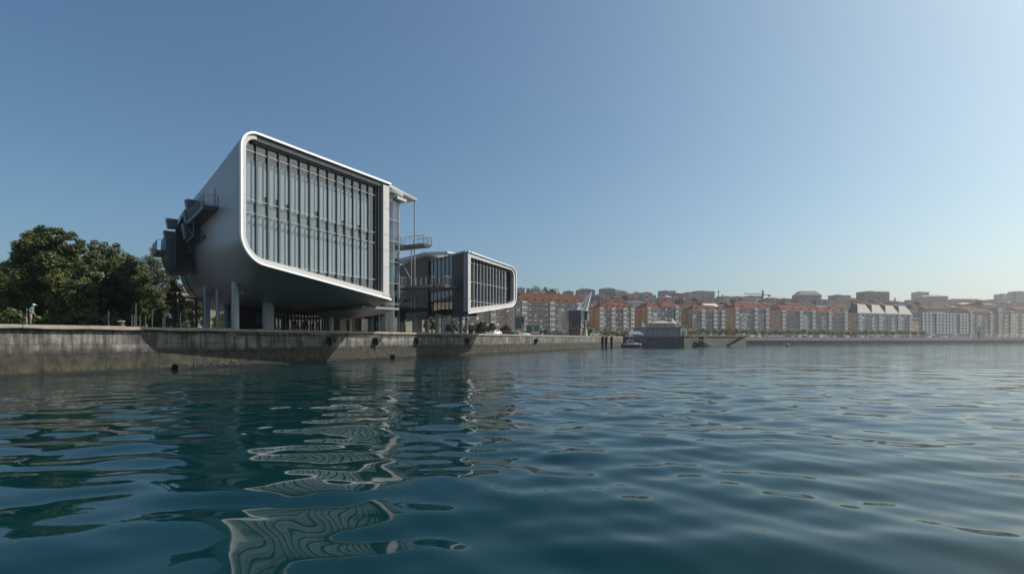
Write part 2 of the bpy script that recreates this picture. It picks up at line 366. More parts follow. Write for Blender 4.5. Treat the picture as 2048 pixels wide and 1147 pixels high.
# ------------------------------------------------------------------ the big west gallery volume
A2 = (.379, .925)                                   # how its long axis runs in the quay frame
WB = (15.5, -7.0)
TAB = [(0, 11.0, 8.47, 2.7, 24.25, 24.65), (3, 10.1, 7.9, 3.4, 24.25, 24.5), (8, 8.9, 7.2, 4.4, 24.2, 24.4), (14, 8.55, 7.0, 5.1, 24.1, 24.3), (20, 8.4, 7.0, 5.7, 24.0, 24.2), (45, 8.3, 7.0, 6.2, 23.9, 24.1)]
def wtab(t):
    for a, b in zip(TAB, TAB[1:]):
        if t <= b[0]:
            k = (t - a[0]) / (b[0] - a[0]); k2 = k
            return [a[j] + (b[j] - a[j]) * k2 for j in range(1, 6)]
    return TAB[-1][1:]
UR = 22.3
def outline(t, d=0., uend=None, top=True):
    """(u, z) points from the top right over the rounded left corners to the bottom right, drawn d inside the edge"""
    bl, br, rr, tl, tr = wtab(t); ue = UR if uend is None else uend; H = 13.2; pts = []
    def zz(u, zh): return (bl + (br - bl) * u / UR) + zh / H * ((tl + (tr - tl) * u / UR) - (bl + (br - bl) * u / UR))
    rt = max(.3, 1.9 - d); rb = max(.4, rr - d)
    for k in range(9): u = ue + (d + rt - ue) * k / 9; pts.append((u, zz(u, H - d)))
    for k in range(11):
        a = math.pi / 2 * k / 10; u = d + rt - rt * math.sin(a); pts.append((u, zz(u, H - d - rt + rt * math.cos(a))))
    for k in range(1, 6):
        zh = (H - d - rt) + ((d + rb) - (H - d - rt)) * k / 6; pts.append((d, zz(d, zh)))
    for k in range(13):
        a = math.pi / 2 * k / 12; u = d + rb - rb * math.cos(a); pts.append((u, zz(u, d + rb - rb * math.sin(a))))
    for k in range(1, 11): u = d + rb + (ue - d - rb) * k / 10; pts.append((u, zz(u, d)))
    return pts
def clip_z(t, d, u):
    """bottom and top of the opening at u"""
    bl, br, rr, tl, tr = wtab(t); H = 13.2; rt = max(.3, 1.9 - d); rb = max(.4, rr - d)
    zb, zt = d, H - d
    if u < d + rb: zb = d + rb - math.sqrt(max(0, rb * rb - (d + rb - u) ** 2))
    if u < d + rt: zt = H - d - rt + math.sqrt(max(0, rt * rt - (d + rt - u) ** 2))
    f = lambda zh: (bl + (br - bl) * u / UR) + zh / H * ((tl + (tr - tl) * u / UR) - (bl + (br - bl) * u / UR))
    return f(zb), f(zt)

DI = .70                                            # where the glass opening starts inside the outer edge
def west():
    root = thing('gallery_building', 'large pale gallery on stilts with rounded corners and tall glass front over the quay', 'building', F(*WB, 4.25), ROT)
    off = (0, 0, 4.25)                               # local: u along the front, v inland, z
    def sec(t, d=0): return [(u + A2[0] * t, A2[1] * t, z) for u, z in outline(t, d)]
    ts = [.12, 1, 2, 3, 4.5, 6, 8, 11, 14, 18, 22, 28, 36]
    m = MB(); m.loft([sec(t) for t in ts]); m.build('shell', M['shell'], root, off, smooth=True)
    m = MB(); m.loft([sec(t, .12) for t in (36, 36.9)]); m.poly(sec(36.5, .5)); m.build('joint', M['black'], root, off)
    m = MB(); m.loft([sec(t) for t in (36.9, 38, 41)]); m.poly(sec(41)); m.build('rear_shell', M['shell'], root, off, smooth=True)
    # right-hand wall of the volume
    m = MB()
    for a, b in ((.3, 8), (8, 20), (20, 41)):
        pa, pb = outline(a), outline(b)
        q = lambda t, p: (p[0] - .15 + A2[0] * t, A2[1] * t, p[1])
        m.poly([q(a, pa[0]), q(b, pb[0]), q(b, pb[-1]), q(a, pa[-1])])
    m.build('side_wall', M['cladding'], root, off)
    def ring(d0, d1, y0, y1, name, mt, ue0=None):
        a = outline(0, d0, ue0); b = outline(0, d1, ue0); m = MB()
        m.loft([[(u, y1, z) for u, z in a], [(u, y0, z) for u, z in a], [(u, y0, z) for u, z in b], [(u, y1, z) for u, z in b]])
        m.build(name, mt, root, off, smooth=True)
    ring(0, .21, -.14, .14, 'rim', M['rim'], UR + .12)
    ring(.21, .28, .10, .5, 'shadow_gap', M['black'])
    # light inner frame: left jamb and sill full depth, head set back in shade
    a = outline(0, .28); b = outline(0, DI); m = MB()
    m.loft([[(u, .9, z) for u, z in a[9:]], [(u, .06, z) for u, z in a[9:]], [(u, .06, z) for u, z in b[9:]], [(u, 1.05, z) for u, z in b[9:]]]); m.build('inner_frame', M['frame'], root, off, smooth=True)
    m = MB(); m.loft([[(u, .5, z) for u, z in a[:10]], [(u, .30, z) for u, z in a[:10]], [(u, .30, z - .45) for u, z in a[:10]], [(u, .75, z - .5) for u, z in a[:10]]]); m.build('head_beam', M['grey_metal'], root, off)
    m = MB(); m.loft([[(u, .62, z - .46) for u, z in a[:10]], [(u, .62, z - .66) for u, z in a[:10]], [(u, 1.3, z - .8) for u, z in a[:10]]]); m.build('soffit_strip', M['brown_soffit'], root, off)
    zb0, _ = clip_z(0, .4, 21.4); zr = lambda u: clip_z(0, .4, u)
    m = MB(); m.hexa([(20.95, .02, zr(20.95)[0]), (22.15, .02, zr(22.15)[0]), (22.15, 1.0, zr(22.15)[0]), (20.95, 1.0, zr(20.95)[0])], [(20.95, .02, zr(20.95)[1] - .05), (22.15, .02, zr(22.15)[1] - .05), (22.15, 1.0, zr(22.15)[1] - .05), (20.95, 1.0, zr(20.95)[1] - .05)])
    jm = m.build('right_jamb', M['frame'], root, off)
    for z in (12.9, 15.2, 17.4, 20.9):
        m = MB(); m.box(20.93, 22.17, .008, .03, z, z + .025); m.build('panel_joint', M['dark_metal'], jm, off)
    m = MB(); m.hexa([(20.5, .5, zr(20.6)[0] + .5), (20.95, .5, zr(20.8)[0] + .5), (20.95, 1.5, zr(20.8)[0] + .5), (20.5, 1.5, zr(20.6)[0] + .5)], [(20.5, .5, 24.0), (20.95, .5, 24.0), (20.95, 1.5, 24.0), (20.5, 1.5, 24.0)]); m.build('dark_reveal', M['dark_metal'], root, off)
    # curtain wall
    gy = .95; us = [DI - .05] + [1.0 + k * 1.38 for k in range(15)]
    for k in range(15):
        u = us[k + 1]; zb, zt = clip_z(0, DI, u)
        m = MB(); m.box(u - .06, u + .06, gy - .20, gy + .04, zb + .02, zt - .02); m.build('mullion', M['dark_metal'], root, off)
    levels = [11.15, 16.1, 17.5, 22.5]
    cuts = [0] + levels + [40]
    for k in range(15):
        ua, ub = us[k] + .07, us[k + 1] - .07
        n = 4 if k < 4 else 1
        for c0, c1 in zip(cuts, cuts[1:]):
            lo, hi = [], []
            for j in range(n + 1):
                u = ua + (ub - ua) * j / n; zb, zt = clip_z(0, DI, u)
                lo.append((u, max(zb, c0 + .03))); hi.append((u, min(zt, c1 - .03)))
            if any(h[1] - l[1] < .02 for l, h in zip(lo, hi)):
                sel = [(l, h) for l, h in zip(lo, hi) if h[1] - l[1] > .02]
                if len(sel) < 2: continue
                lo = [x[0] for x in sel]; hi = [x[1] for x in sel]
            m = MB(); m.prismy(lo + hi[::-1], gy, gy + .03); m.build('pane', M['glass'], root, off)
    # narrow panes beside the left jamb
    zb, zt = clip_z(0, DI, 1.0)
    ul = .55
    for lv in levels:
        for k in range(15):
            ua, ub = us[k] + .07, us[k + 1] - .07
            zb, zt = clip_z(0, DI, (ua + ub) / 2)
            zb2 = clip_z(0, DI, ua)[0]
            if lv < zb2 + .1: continue
            m = MB(); m.box(ua, ub, gy - .12, gy + .06, lv - .032, lv + .032); m.build('transom', M['transom'], root, off)
    # what one sees behind the glass: floors, back wall, white blinds
    def skew(m, u0, u1, y0, y1, z0, z1):
        k = A2[0] / A2[1]; c = [(u0 + k * y0, y0), (u1 + k * y0, y0), (u1 + k * y1, y1), (u0 + k * y1, y1)]
        m.hexa([(x, y, z0) for x, y in c], [(x, y, z1) for x, y in c])
    m = MB(); skew(m, .9, 21.3, gy + .9, 9, 16.25, 17.3); m.build('floor_slab', M['interior'], root, off)
    m = MB(); skew(m, 3.2, 21.3, gy + .2, 9, 10.9, 11.1); m.build('lower_floor', M['interior'], root, off)
    m = MB(); skew(m, .9, 21.3, gy + .5, 9, 23.2, 23.4); m.build('ceiling', M['interior'], root, off)
    m = MB(); skew(m, .9, 21.3, 9, 9.2, 13.6, 23.2); skew(m, 3.8, 21.3, 9, 9.2, 9.3, 13.59); m.build('back_wall', M['interior'], root, off)
    m = MB(); skew(m, .75, .85, 1.1, 9, 14.2, 23.2); m.build('inner_side_wall', M['interior'], root, off)
    g = random.Random(9)
    for k in range(1, 15):
        for j in range(2):
            u0 = us[k] + .20 + j * .60; u1 = u0 + .42
            zb = max(clip_z(0, DI, u0)[0], clip_z(0, DI, u1)[0]) + .15
            m = MB(); m.hexa([(u0, gy + .75, zb), (u1, gy + .60, zb), (u1, gy + .62, zb), (u0, gy + .77, zb)], [(u0, gy + .75, 16.0), (u1, gy + .60, 16.0), (u1, gy + .62, 16.0), (u0, gy + .77, 16.0)]); m.build('blind', M['blind'], root, off)
            m = MB(); z0 = 17.45 + (g.uniform(.3, 1.6) if g.random() < .12 else 0); m.hexa([(u0, gy + .75, z0), (u1, gy + .60, z0), (u1, gy + .62, z0), (u0, gy + .77, z0)], [(u0, gy + .75, 22.05), (u1, gy + .60, 22.05), (u1, gy + .62, 22.05), (u0, gy + .77, 22.05)]); m.build('blind', M['blind'], root, off)
    for z in (16.05, 22.1):
        m = MB(); m.box(1.3, 20.8, gy + .58, gy + .8, z, z + .1); m.build('blind_rail', M['transom'], root, off)
    # stilts
    def q(s, i): return (s - WB[0], i - WB[1])
    for s, i, r, zt in [(20.75, 1.4, .40, 9.7), (25.5, 12, .25, 9.8),  (28.9, 6.4, .72, 9.0), (38.9, 5.4, .42, 7.9), (40.6, 3.2, .22, 7.6), (26.3, 16, .25, 10.4), (29.3, 20, .16, 9.4), (33.5, 22, .5, 8.6), (41, 24, .5, 8.2)]:
        x, y = q(s, i); m = MB(); m.tube([(x, y, 4.25), (x, y, zt)], r, 20); m.build('column', M['frame'], root, off, smooth=True)
    # tapering lip that reaches out on the right below the front
    m = MB()
    m.hexa([(21.2, 4.0, 7.45), (28.9, 4.0, 7.55), (33, 16, 7.2), (24, 16, 6.8)], [(21.0, 3.9, 7.75), (29.0, 3.9, 7.85), (33.1, 16, 7.8), (24, 16, 7.8)]); m.build('lip', M['frame'], root, off)
    m = MB(); m.loft([[(21.3, 4.2, 7.44), (25, 4.2, 7.47), (28.6, 4.3, 7.54)], [(19.5, 9, 6.9), (25.5, 9.5, 6.3), (30, 9, 7.0)], [(22, 15, 6.8), (27, 15, 6.2), (32, 15, 7.0)]]); m.build('lip_belly', M['shell'], root, off, smooth='all')
    # glazed cafe under the belly
    ca, cb = q(31.3, 10.5), q(47.5, 10.5)
    n = 24
    for k in range(n):
        x0 = ca[0] + (14.0 - 0) * k / n
        m = MB(); m.box(x0, x0 + .06, ca[1] - .22, ca[1], 4.25, 8.7); m.build('cafe_mullion', M['grey_metal'], root, off)
        m = MB(); m.box(x0 + .065, x0 + 14.0 / n - .005, ca[1] - .05, ca[1] - .02, 4.25, 8.65); m.build('cafe_pane', M['glass_dark'], root, off)
    m = MB(); m.box(ca[0] - .1, ca[0] + 16, ca[1] + 6, ca[1] + 6.2, 4.25, 8.6); m.build('cafe_back_wall', M['cladding'], root, off)
    m = MB(); m.box(ca[0] + 3.2, ca[0] + 8.0, ca[1] + 5.7, ca[1] + 5.95, 5.3, 7.3); m.build('pale_screen', M['interior'], root, off)
    cx = q(44.6, 9.2)
    m = MB(); m.box(cx[0] - .2, cx[0] + 1.2, cx[1], cx[1] + 1.2, 4.25, 7.4); m.box(cx[0] + 2.5, cx[0] + 3.2, cx[1], cx[1] + 1.2, 4.25, 7.4); m.box(cx[0] + 1.2, cx[0] + 2.5, cx[1] + .1, cx[1] + 1.2, 6.3, 7.4); cw = m.build('core_wall', M['cream'], root, off)
    m = MB(); m.box(cx[0] + 1.2, cx[0] + 2.5, cx[1] + .3, cx[1] + .4, 4.25, 6.3); m.build('door', M['black'], cw, off)
    # lamp under the belly
    m = MB(); m.tube([(6.3, 8.6, 9.3), (6.3, 8.6, 8.7)], .03, 6); m.tube([(6.3, 8.6, 8.7), (6.3, 8.6, 8.55), (6.3, 8.6, 8.4)], [.06, .16, .12], 8); m.build('hanging_lamp', M['frame'], root, off)
    # side balcony, door and service tower on the left flank: (t along the wall, o outwards)
    def P(t, o, z): return (A2[0] * t - .925 * o, A2[1] * t + .379 * o, z)
    def slab(m, t0, t1, o0, o1, z0, z1): m.hexa([P(t0, o0, z0), P(t1, o0, z0), P(t1, o1, z0), P(t0, o1, z0)], [P(t0, o0, z1), P(t1, o0, z1), P(t1, o1, z1), P(t0, o1, z1)])
    m = MB(); slab(m, 11.9, 13.2, .0, .06, 18.3, 20.9); dr = m.build('side_door', M['frame'], root, off)
    m = MB(); slab(m, 12.15, 12.95, .05, .09, 18.4, 20.7); m.build('leaf', M['shell'], dr, off)
    m = MB(); slab(m, 10.2, 24, .02, 1.5, 17.85, 18.25); bal = m.build('side_balcony', M['teal_grey'], root, off)
    def rail(m, pts, zf, h, step=1.1, bars=3, r=.025):
        for (a, b) in zip(pts, pts[1:]):
            a, b = Vector(a), Vector(b); n = max(1, round((b - a).length / step))
            for j in range(n + 1):
                p = a + (b - a) * j / n; m.beam((p.x, p.y, zf), (p.x, p.y, zf + h), .05)
            for kk in range(bars): zz_ = zf + h * (kk + 1) / bars; m.beam((a.x, a.y, zz_), (b.x, b.y, zz_), .045 if kk == bars - 1 else .02)
    m = MB(); rail(m, [P(10.25, .05, 0)[:2] + (0,), P(10.25, 1.45, 0)[:2] + (0,), P(24, 1.45, 0)[:2] + (0,)], 18.25, 1.2, bars=5); m.build('railing', M['grey_metal'], bal, off)
    m = MB(); o1 = 1.3
    for t in (17.5, 23): m.beam(P(t, .1, 15.9), P(t, o1, 15.9), .14); m.beam(P(t, o1, 15.9), P(t, o1, 17.85), .14)
    m.beam(P(17.5, o1, 15.9), P(23, o1, 15.9), .14); m.beam(P(17.5, .1, 15.9), P(23, .1, 15.9), .14); m.beam(P(17.5, o1, 15.9), P(23, o1, 17.8), .1); m.beam(P(17.5, .1, 15.9), P(17.5, o1, 17.8), .1)
    k = m.build('bracket_truss', M['teal_grey'], root, off)
    # octagonal dark plate, standing off the wall
    oc = [(.55, 20.9), (1.15, 20.7), (2.3, 17.6), (2.3, 12.7), (2.15, 12.4), (.85, 14.6), (.55, 15.0)]
    m = MB(); m.hexa([P(24.5, o, z) for o, z in oc], [P(25.4, o, z) for o, z in oc]); m.build('service_plate', M['black'], root, off)
    m = MB(); m.hexa([P(24.2, .6, 14.6), P(24.2, 1.0, 14.6), P(25.3, 1.0, 14.6), P(25.3, .6, 14.6)], [P(24.2, .6, 18.4), P(24.2, 1.0, 18.4), P(25.3, 1.0, 18.4), P(25.3, .6, 18.4)]); m.build('plate_edge', M['teal_grey'], root, off)
    lo = [(.3, 17.8)] + [(3.2 - .2 * abs(math.cos(a)) * 0 - (1 - math.cos(a * .9)) * 1.6, 15.9 - 3.6 * math.sin(a)) for a in np.linspace(-.4, 1.5, 9)] + [(.3, 12.3)]
    m = MB(); m.hexa([P(26.5, o, z) for o, z in lo], [P(32, o, z) for o, z in lo]); m.build('stair_drum', M['teal_grey'], root, off)
    for t, o, z, sz in [(22.6, .75, 20.6, 1.5), (22.4, .85, 18.9, 1.75), (22.2, .95, 17.1, 1.9), (27.5, 2.45, 18.9, 1.25), (27.3, 2.6, 17.0, 1.5)]:
        m = MB(); h = sz * .5
        a = [P(t - h, o - h, z - h), P(t + h, o - h, z - h), P(t + h, o + h * .7, z - h * 1.05), P(t - h, o + h * .7, z - h * 1.05)]
        b = [P(t - h, o - h * 1.1, z + h * .95), P(t + h, o - h * 1.1, z + h * .95), P(t + h, o + h * 1.05, z + h), P(t - h, o + h * 1.05, z + h)]
        m.hexa(a, b); m.build('vent_box', M['teal_grey'], root, off)
    m = MB(); slab(m, 28, 33, 2.2, 4.1, 14.9, 15.25); rb = m.build('rear_balcony', M['teal_grey'], root, off)
    m = MB(); rail(m, [P(28.05, 2.3, 0)[:2] + (0,), P(28.05, 4.05, 0)[:2] + (0,), P(33, 4.05, 0)[:2] + (0,)], 15.25, 1.35, .8, 4); m.build('railing', M['grey_metal'], rb, off)
    # dark frame of the escape stair under the rear left corner
    m = MB()
    for t, o in ((30, 1.2), (30, -1.8), (36, 1.2), (36, -1.8)): m.beam(P(t, o, 4.25), P(t, o, 9.3), .22)
    for z in (6.6, 9.0):
        m.beam(P(30, 1.2, z), P(36, 1.2, z), .18); m.beam(P(30, -1.8, z), P(36, -1.8, z), .18); m.beam(P(30, 1.2, z), P(30, -1.8, z), .18)
    m.build('stair_frame', M['teal_grey'], root, off); m = MB()
    for z in (6.6, 9.0):
        for j in range(9):
            tt = 30.4 + j * .6; m.hexa([P(tt, -1.6, z - 2.3 + j * .27), P(tt + .35, -1.6, z - 2.3 + j * .27), P(tt + .35, 1.0, z - 2.3 + j * .27), P(tt, 1.0, z - 2.3 + j * .27)], [P(tt, -1.6, z - 2.24 + j * .27), P(tt + .35, -1.6, z - 2.24 + j * .27), P(tt + .35, 1.0, z - 2.24 + j * .27), P(tt, 1.0, z - 2.24 + j * .27)])
    m.build('escape_stair', M['black'], root, off)
    return root
west()

def rail(m, pts, zf, h, step=1.1, bars=3, post=.06, top=.05):
    for (a, b) in zip(pts, pts[1:]):
        a, b = Vector((*a[:2], 0)), Vector((*b[:2], 0)); n = max(1, round((b - a).length / step))
        for j in range(n + 1):
            p = a + (b - a) * j / n; m.beam((p.x, p.y, zf), (p.x, p.y, zf + h), post)
        for kk in range(bars): z = zf + h * (kk + 1) / bars; m.beam((a.x, a.y, z), (b.x, b.y, z), top if kk == bars - 1 else .022)

# ------------------------------------------------------------------ the smaller east wing
EB = (57.95, -7.0); EA = (.467, .884)
def east():
    root = thing('gallery_wing', 'smaller charcoal gallery wing with white rounded rim and pale vertical fins over the quay', 'building', F(*EB, 4.25), ROT)
    off = (0, 0, 4.25); Wd = 18.5
    def f(u, zh):                                    # zh 0..10.9 between the rising bottom and the falling top
        zb = 7.5 + (9.75 - 7.5) * u / 17.3; zt = 18.42 + (17.75 - 18.42) * u / 17.3
        return zb + (zt - zb) * zh / 10.9
    def outl(d=0):
        rt = 2.3 - d; rb = 2.5 - d; H = 10.9; pts = []
        for k in range(8): u = 0 + (Wd - d - rt) * k / 8; pts.append((u, f(u, H - d)))
        for k in range(9): a = math.pi / 2 * k / 8; u = Wd - d - rt + rt * math.sin(a); pts.append((u, f(u, H - d - rt + rt * math.cos(a))))
        for k in range(9): a = math.pi / 2 * k / 8; u = Wd - d - rb + rb * math.cos(a); pts.append((u, f(u, d + rb - rb * math.sin(a))))
        for k in range(1, 9): u = (Wd - d - rb) * (1 - k / 8); pts.append((u, f(u, d)))
        return pts
    def clip(u, d):
        rt = 2.3 - d; rb = 2.5 - d; H = 10.9; zb, zt = d, H - d
        if u > Wd - d - rb: zb = d + rb - math.sqrt(max(0, rb * rb - (u - (Wd - d - rb)) ** 2))
        if u > Wd - d - rt: zt = H - d - rt + math.sqrt(max(0, rt * rt - (u - (Wd - d - rt)) ** 2))
        return f(u, zb), f(u, zt)
    sec = lambda t, d=0: [(u + EA[0] * t, EA[1] * t, z) for u, z in outl(d)]
    m = MB(); m.loft([sec(t) for t in (.1, 2, 6, 12, 20, 31)]); m.poly(sec(31)); m.build('shell', M['shell'], root, off, smooth=True)
    def ring(d0, d1, y0, y1, name, mt):
        a, b = outl(d0), outl(d1); m = MB(); m.loft([[(u, y1, z) for u, z in a], [(u, y0, z) for u, z in a], [(u, y0, z) for u, z in b], [(u, y1, z) for u, z in b]]); m.build(name, mt, root, off, smooth=True)
    ring(0, .20, -.14, .14, 'rim', M['rim']); ring(.20, .27, .10, .5, 'shadow_gap', M['dark_metal']); ring(.27, .95, .06, .9, 'inner_frame', M['frame'])
    m = MB(); m.hexa([(0, 0, f(0, .4)), (.95, 0, f(.95, .4)), (.95, .9, f(.95, .4)), (0, .9, f(0, .4))], [(0, 0, f(0, 10.5)), (.95, 0, f(.95, 10.5)), (.95, .9, f(.95, 10.5)), (0, .9, f(0, 10.5))]); lj = m.build('left_jamb', M['frame'], root, off)
    for z in (10.1, 13.4, 16.4):
        m = MB(); m.box(-.01, .97, -.012, .03, z, z + .03); m.build('panel_joint', M['dark_metal'], lj, off)
    gy = .9; us = [1.65 + 1.18 * k for k in range(13)]
    allu = [.97] + us + [17.0]
    lv = [9.9, 13.3, 16.6]; cuts = [0] + lv + [40]
    for a, b in zip(allu, allu[1:]):
        for c0, c1 in zip(cuts, cuts[1:]):
            lo = max(max(clip(a + .03, .95)[0], clip(b - .03, .95)[0]), c0 + .03); hi = min(min(clip(a + .03, .95)[1], clip(b - .03, .95)[1]), c1 - .03)
            if hi - lo < .05: continue
            m = MB(); m.box(a + .03, b - .03, gy, gy + .03, lo, hi); m.build('pane', M['glass_dark'], root, off)
    for u in us[:12]:
        zb, zt = clip(u, .95); m = MB(); m.box(u - .05, u + .05, gy - .40, gy - .05, zb + .01, zt - .01); m.build('fin', M['frame'], root, off)
    for z in lv:
        for a, b in zip(us[:12], us[1:13]):
            m = MB(); m.box(a + .06, b - .06, gy - .22, gy - .05, z - .05, z + .05); m.build('transom', M['transom'], root, off)
    def skew(m, u0, u1, y0, y1, z0, z1):
        k = EA[0] / EA[1]; c = [(u0 + k * y0, y0), (u1 + k * y0, y0), (u1 + k * y1, y1), (u0 + k * y1, y1)]
        m.hexa([(x, y, z0) for x, y in c], [(x, y, z1) for x, y in c])
    m = MB(); skew(m, .6, 17.4, 7, 7.2, 9.8, 17.4); m.build('back_wall', M['cladding'], root, off)
    m = MB(); skew(m, .6, 17.4, 2, 7, 12.9, 13.5); m.build('floor_slab', M['interior'], root, off)
    # left wall seen in shade: boards, then a two-storey glass bay, then boards again
    n = Vector((-EA[1], EA[0]))
    def P(t, o, z): return (EA[0] * t + n.x * o, EA[1] * t + n.y * o, z)
    def board(t0, t1, z0a, z1a, z0b, z1b, o0, o1, name, mt, par=root):
        m = MB(); m.hexa([P(t0, o0, z0a), P(t1, o0, z0b), P(t1, o1, z0b), P(t0, o1, z0a)], [P(t0, o0, z1a), P(t1, o0, z1b), P(t1, o1, z1b), P(t0, o1, z1a)]); return m.build(name, mt, par, off)
    zl = lambda t: 7.5 - .02 * t
    for k in range(4): a, b = .15 + 1.37 * k, .15 + 1.37 * (k + 1) - .015; board(a, b, zl(a), 18.2, zl(b), 18.2, 0, .12, 'wall_board', M['cladding'])
    for k in range(8): a, b = 15.6 + 1.85 * k, 15.6 + 1.85 * (k + 1) - .02; board(a, b, zl(a), 19.4, zl(b), 19.4, 0, .12, 'wall_board', M['cladding'])
    board(.2, 30, 7.3, 7.5, 6.9, 7.1, -.3, -.1, 'base_edge', M['frame'])
    # glass bay
    ts = [5.75 + 1.62 * k for k in range(7)]
    for a, b in zip(ts, ts[1:]):
        for z0, z1 in ((7.6, 9.6), (9.65, 12.2), (12.9, 15.6), (15.65, 18.7)): board(a + .04, b - .04, z0, z1, z0, z1, -.25, -.22, 'bay_pane', M['glass_shaft'])
    for t in ts: board(t - .035, t + .035, 7.5, 18.8, 7.5, 18.8, -.3, -.12, 'bay_mullion', M['dark_metal'])
    board(5.7, 15.5, 12.22, 12.88, 12.22, 12.88, -.4, -.05, 'bay_band', M['cladding'])
    board(5.7, 15.5, 12.0, 13.0, 12.0, 13.0, -5, -.45, 'bay_floor', M['interior']); board(5.7, 15.5, 7.5, 19, 7.5, 19, -5.2, -5.0, 'bay_back', M['cladding'])
    # roofs
    board(.15, 5.7, 18.12, 18.45, 18.12, 18.5, -.9, .45, 'roof_edge', M['frame'])
    m = MB(); m.hexa([P(5.9, .9, 18.75), P(15, .9, 19.75), P(15, -1.5, 19.6), P(5.9, -1.0, 18.6)], [P(5.9, .9, 19.05), P(15, .9, 20.2), P(15, -1.5, 20.1), P(5.9, -1.0, 18.95)]); m.build('bay_roof', M['rim'], root, off)
    m = MB(); m.hexa([P(15, .9, 19.4), P(31, .9, 19.9), P(31, -9, 20.1), P(15, -9, 19.8)], [P(15, .9, 20.2), P(31, .9, 20.7), P(31, -9, 20.6), P(15, -9, 20.3)]); m.build('rear_roof', M['frame'], root, off)
    m = MB(); m.tube([P(20.3, .13, 14.9), P(20.3, .3, 14.9)], .16, 8); m.build('wall_lamp', M['frame'], root, off)
    def q(s, i): return (s - EB[0], i - EB[1])
    for s, i, r in [(60.2, 6.5, .28), (62.6, 8, .5), (64.6, 9, .36), (61.5, 2, .4), (62.9, 2, .2), (69.6, 2, .30), (76.5, 5, .3), (72, 14, .4), (80, 18, .4)]:
        x, y = q(s, i); m = MB(); m.tube([(x, y, 4.25), (x, y, 7.9)], r, 16); m.build('column', M['frame'], root, off, smooth=True)
    # open steel stair under the wing
    m = MB(); x, y = q(72.5, 4)
    for st in (0, 1): m.beam((x, y + st * 1.4, 4.25), (x - 3.2, y + st * 1.4, 7.6), .1, .22)
    for k in range(14): tx = x - 3.2 * k / 14; z = 4.35 + 3.3 * k / 14; m.box(tx - .3, tx, y, y + 1.4, z, z + .05)
    rail(m, [(x, y - .05), (x - 3.2, y - .05)], 5.2, 1.0, 1.2)
    m.box(x + .4, x + 3.4, y + 1, y + 2.6, 6.6, 6.75); m.box(x + .4, x + 3.4, y + 1, y + 2.6, 5.4, 5.5)
    m.build('open_stair', M['steel'], root, off)
east()

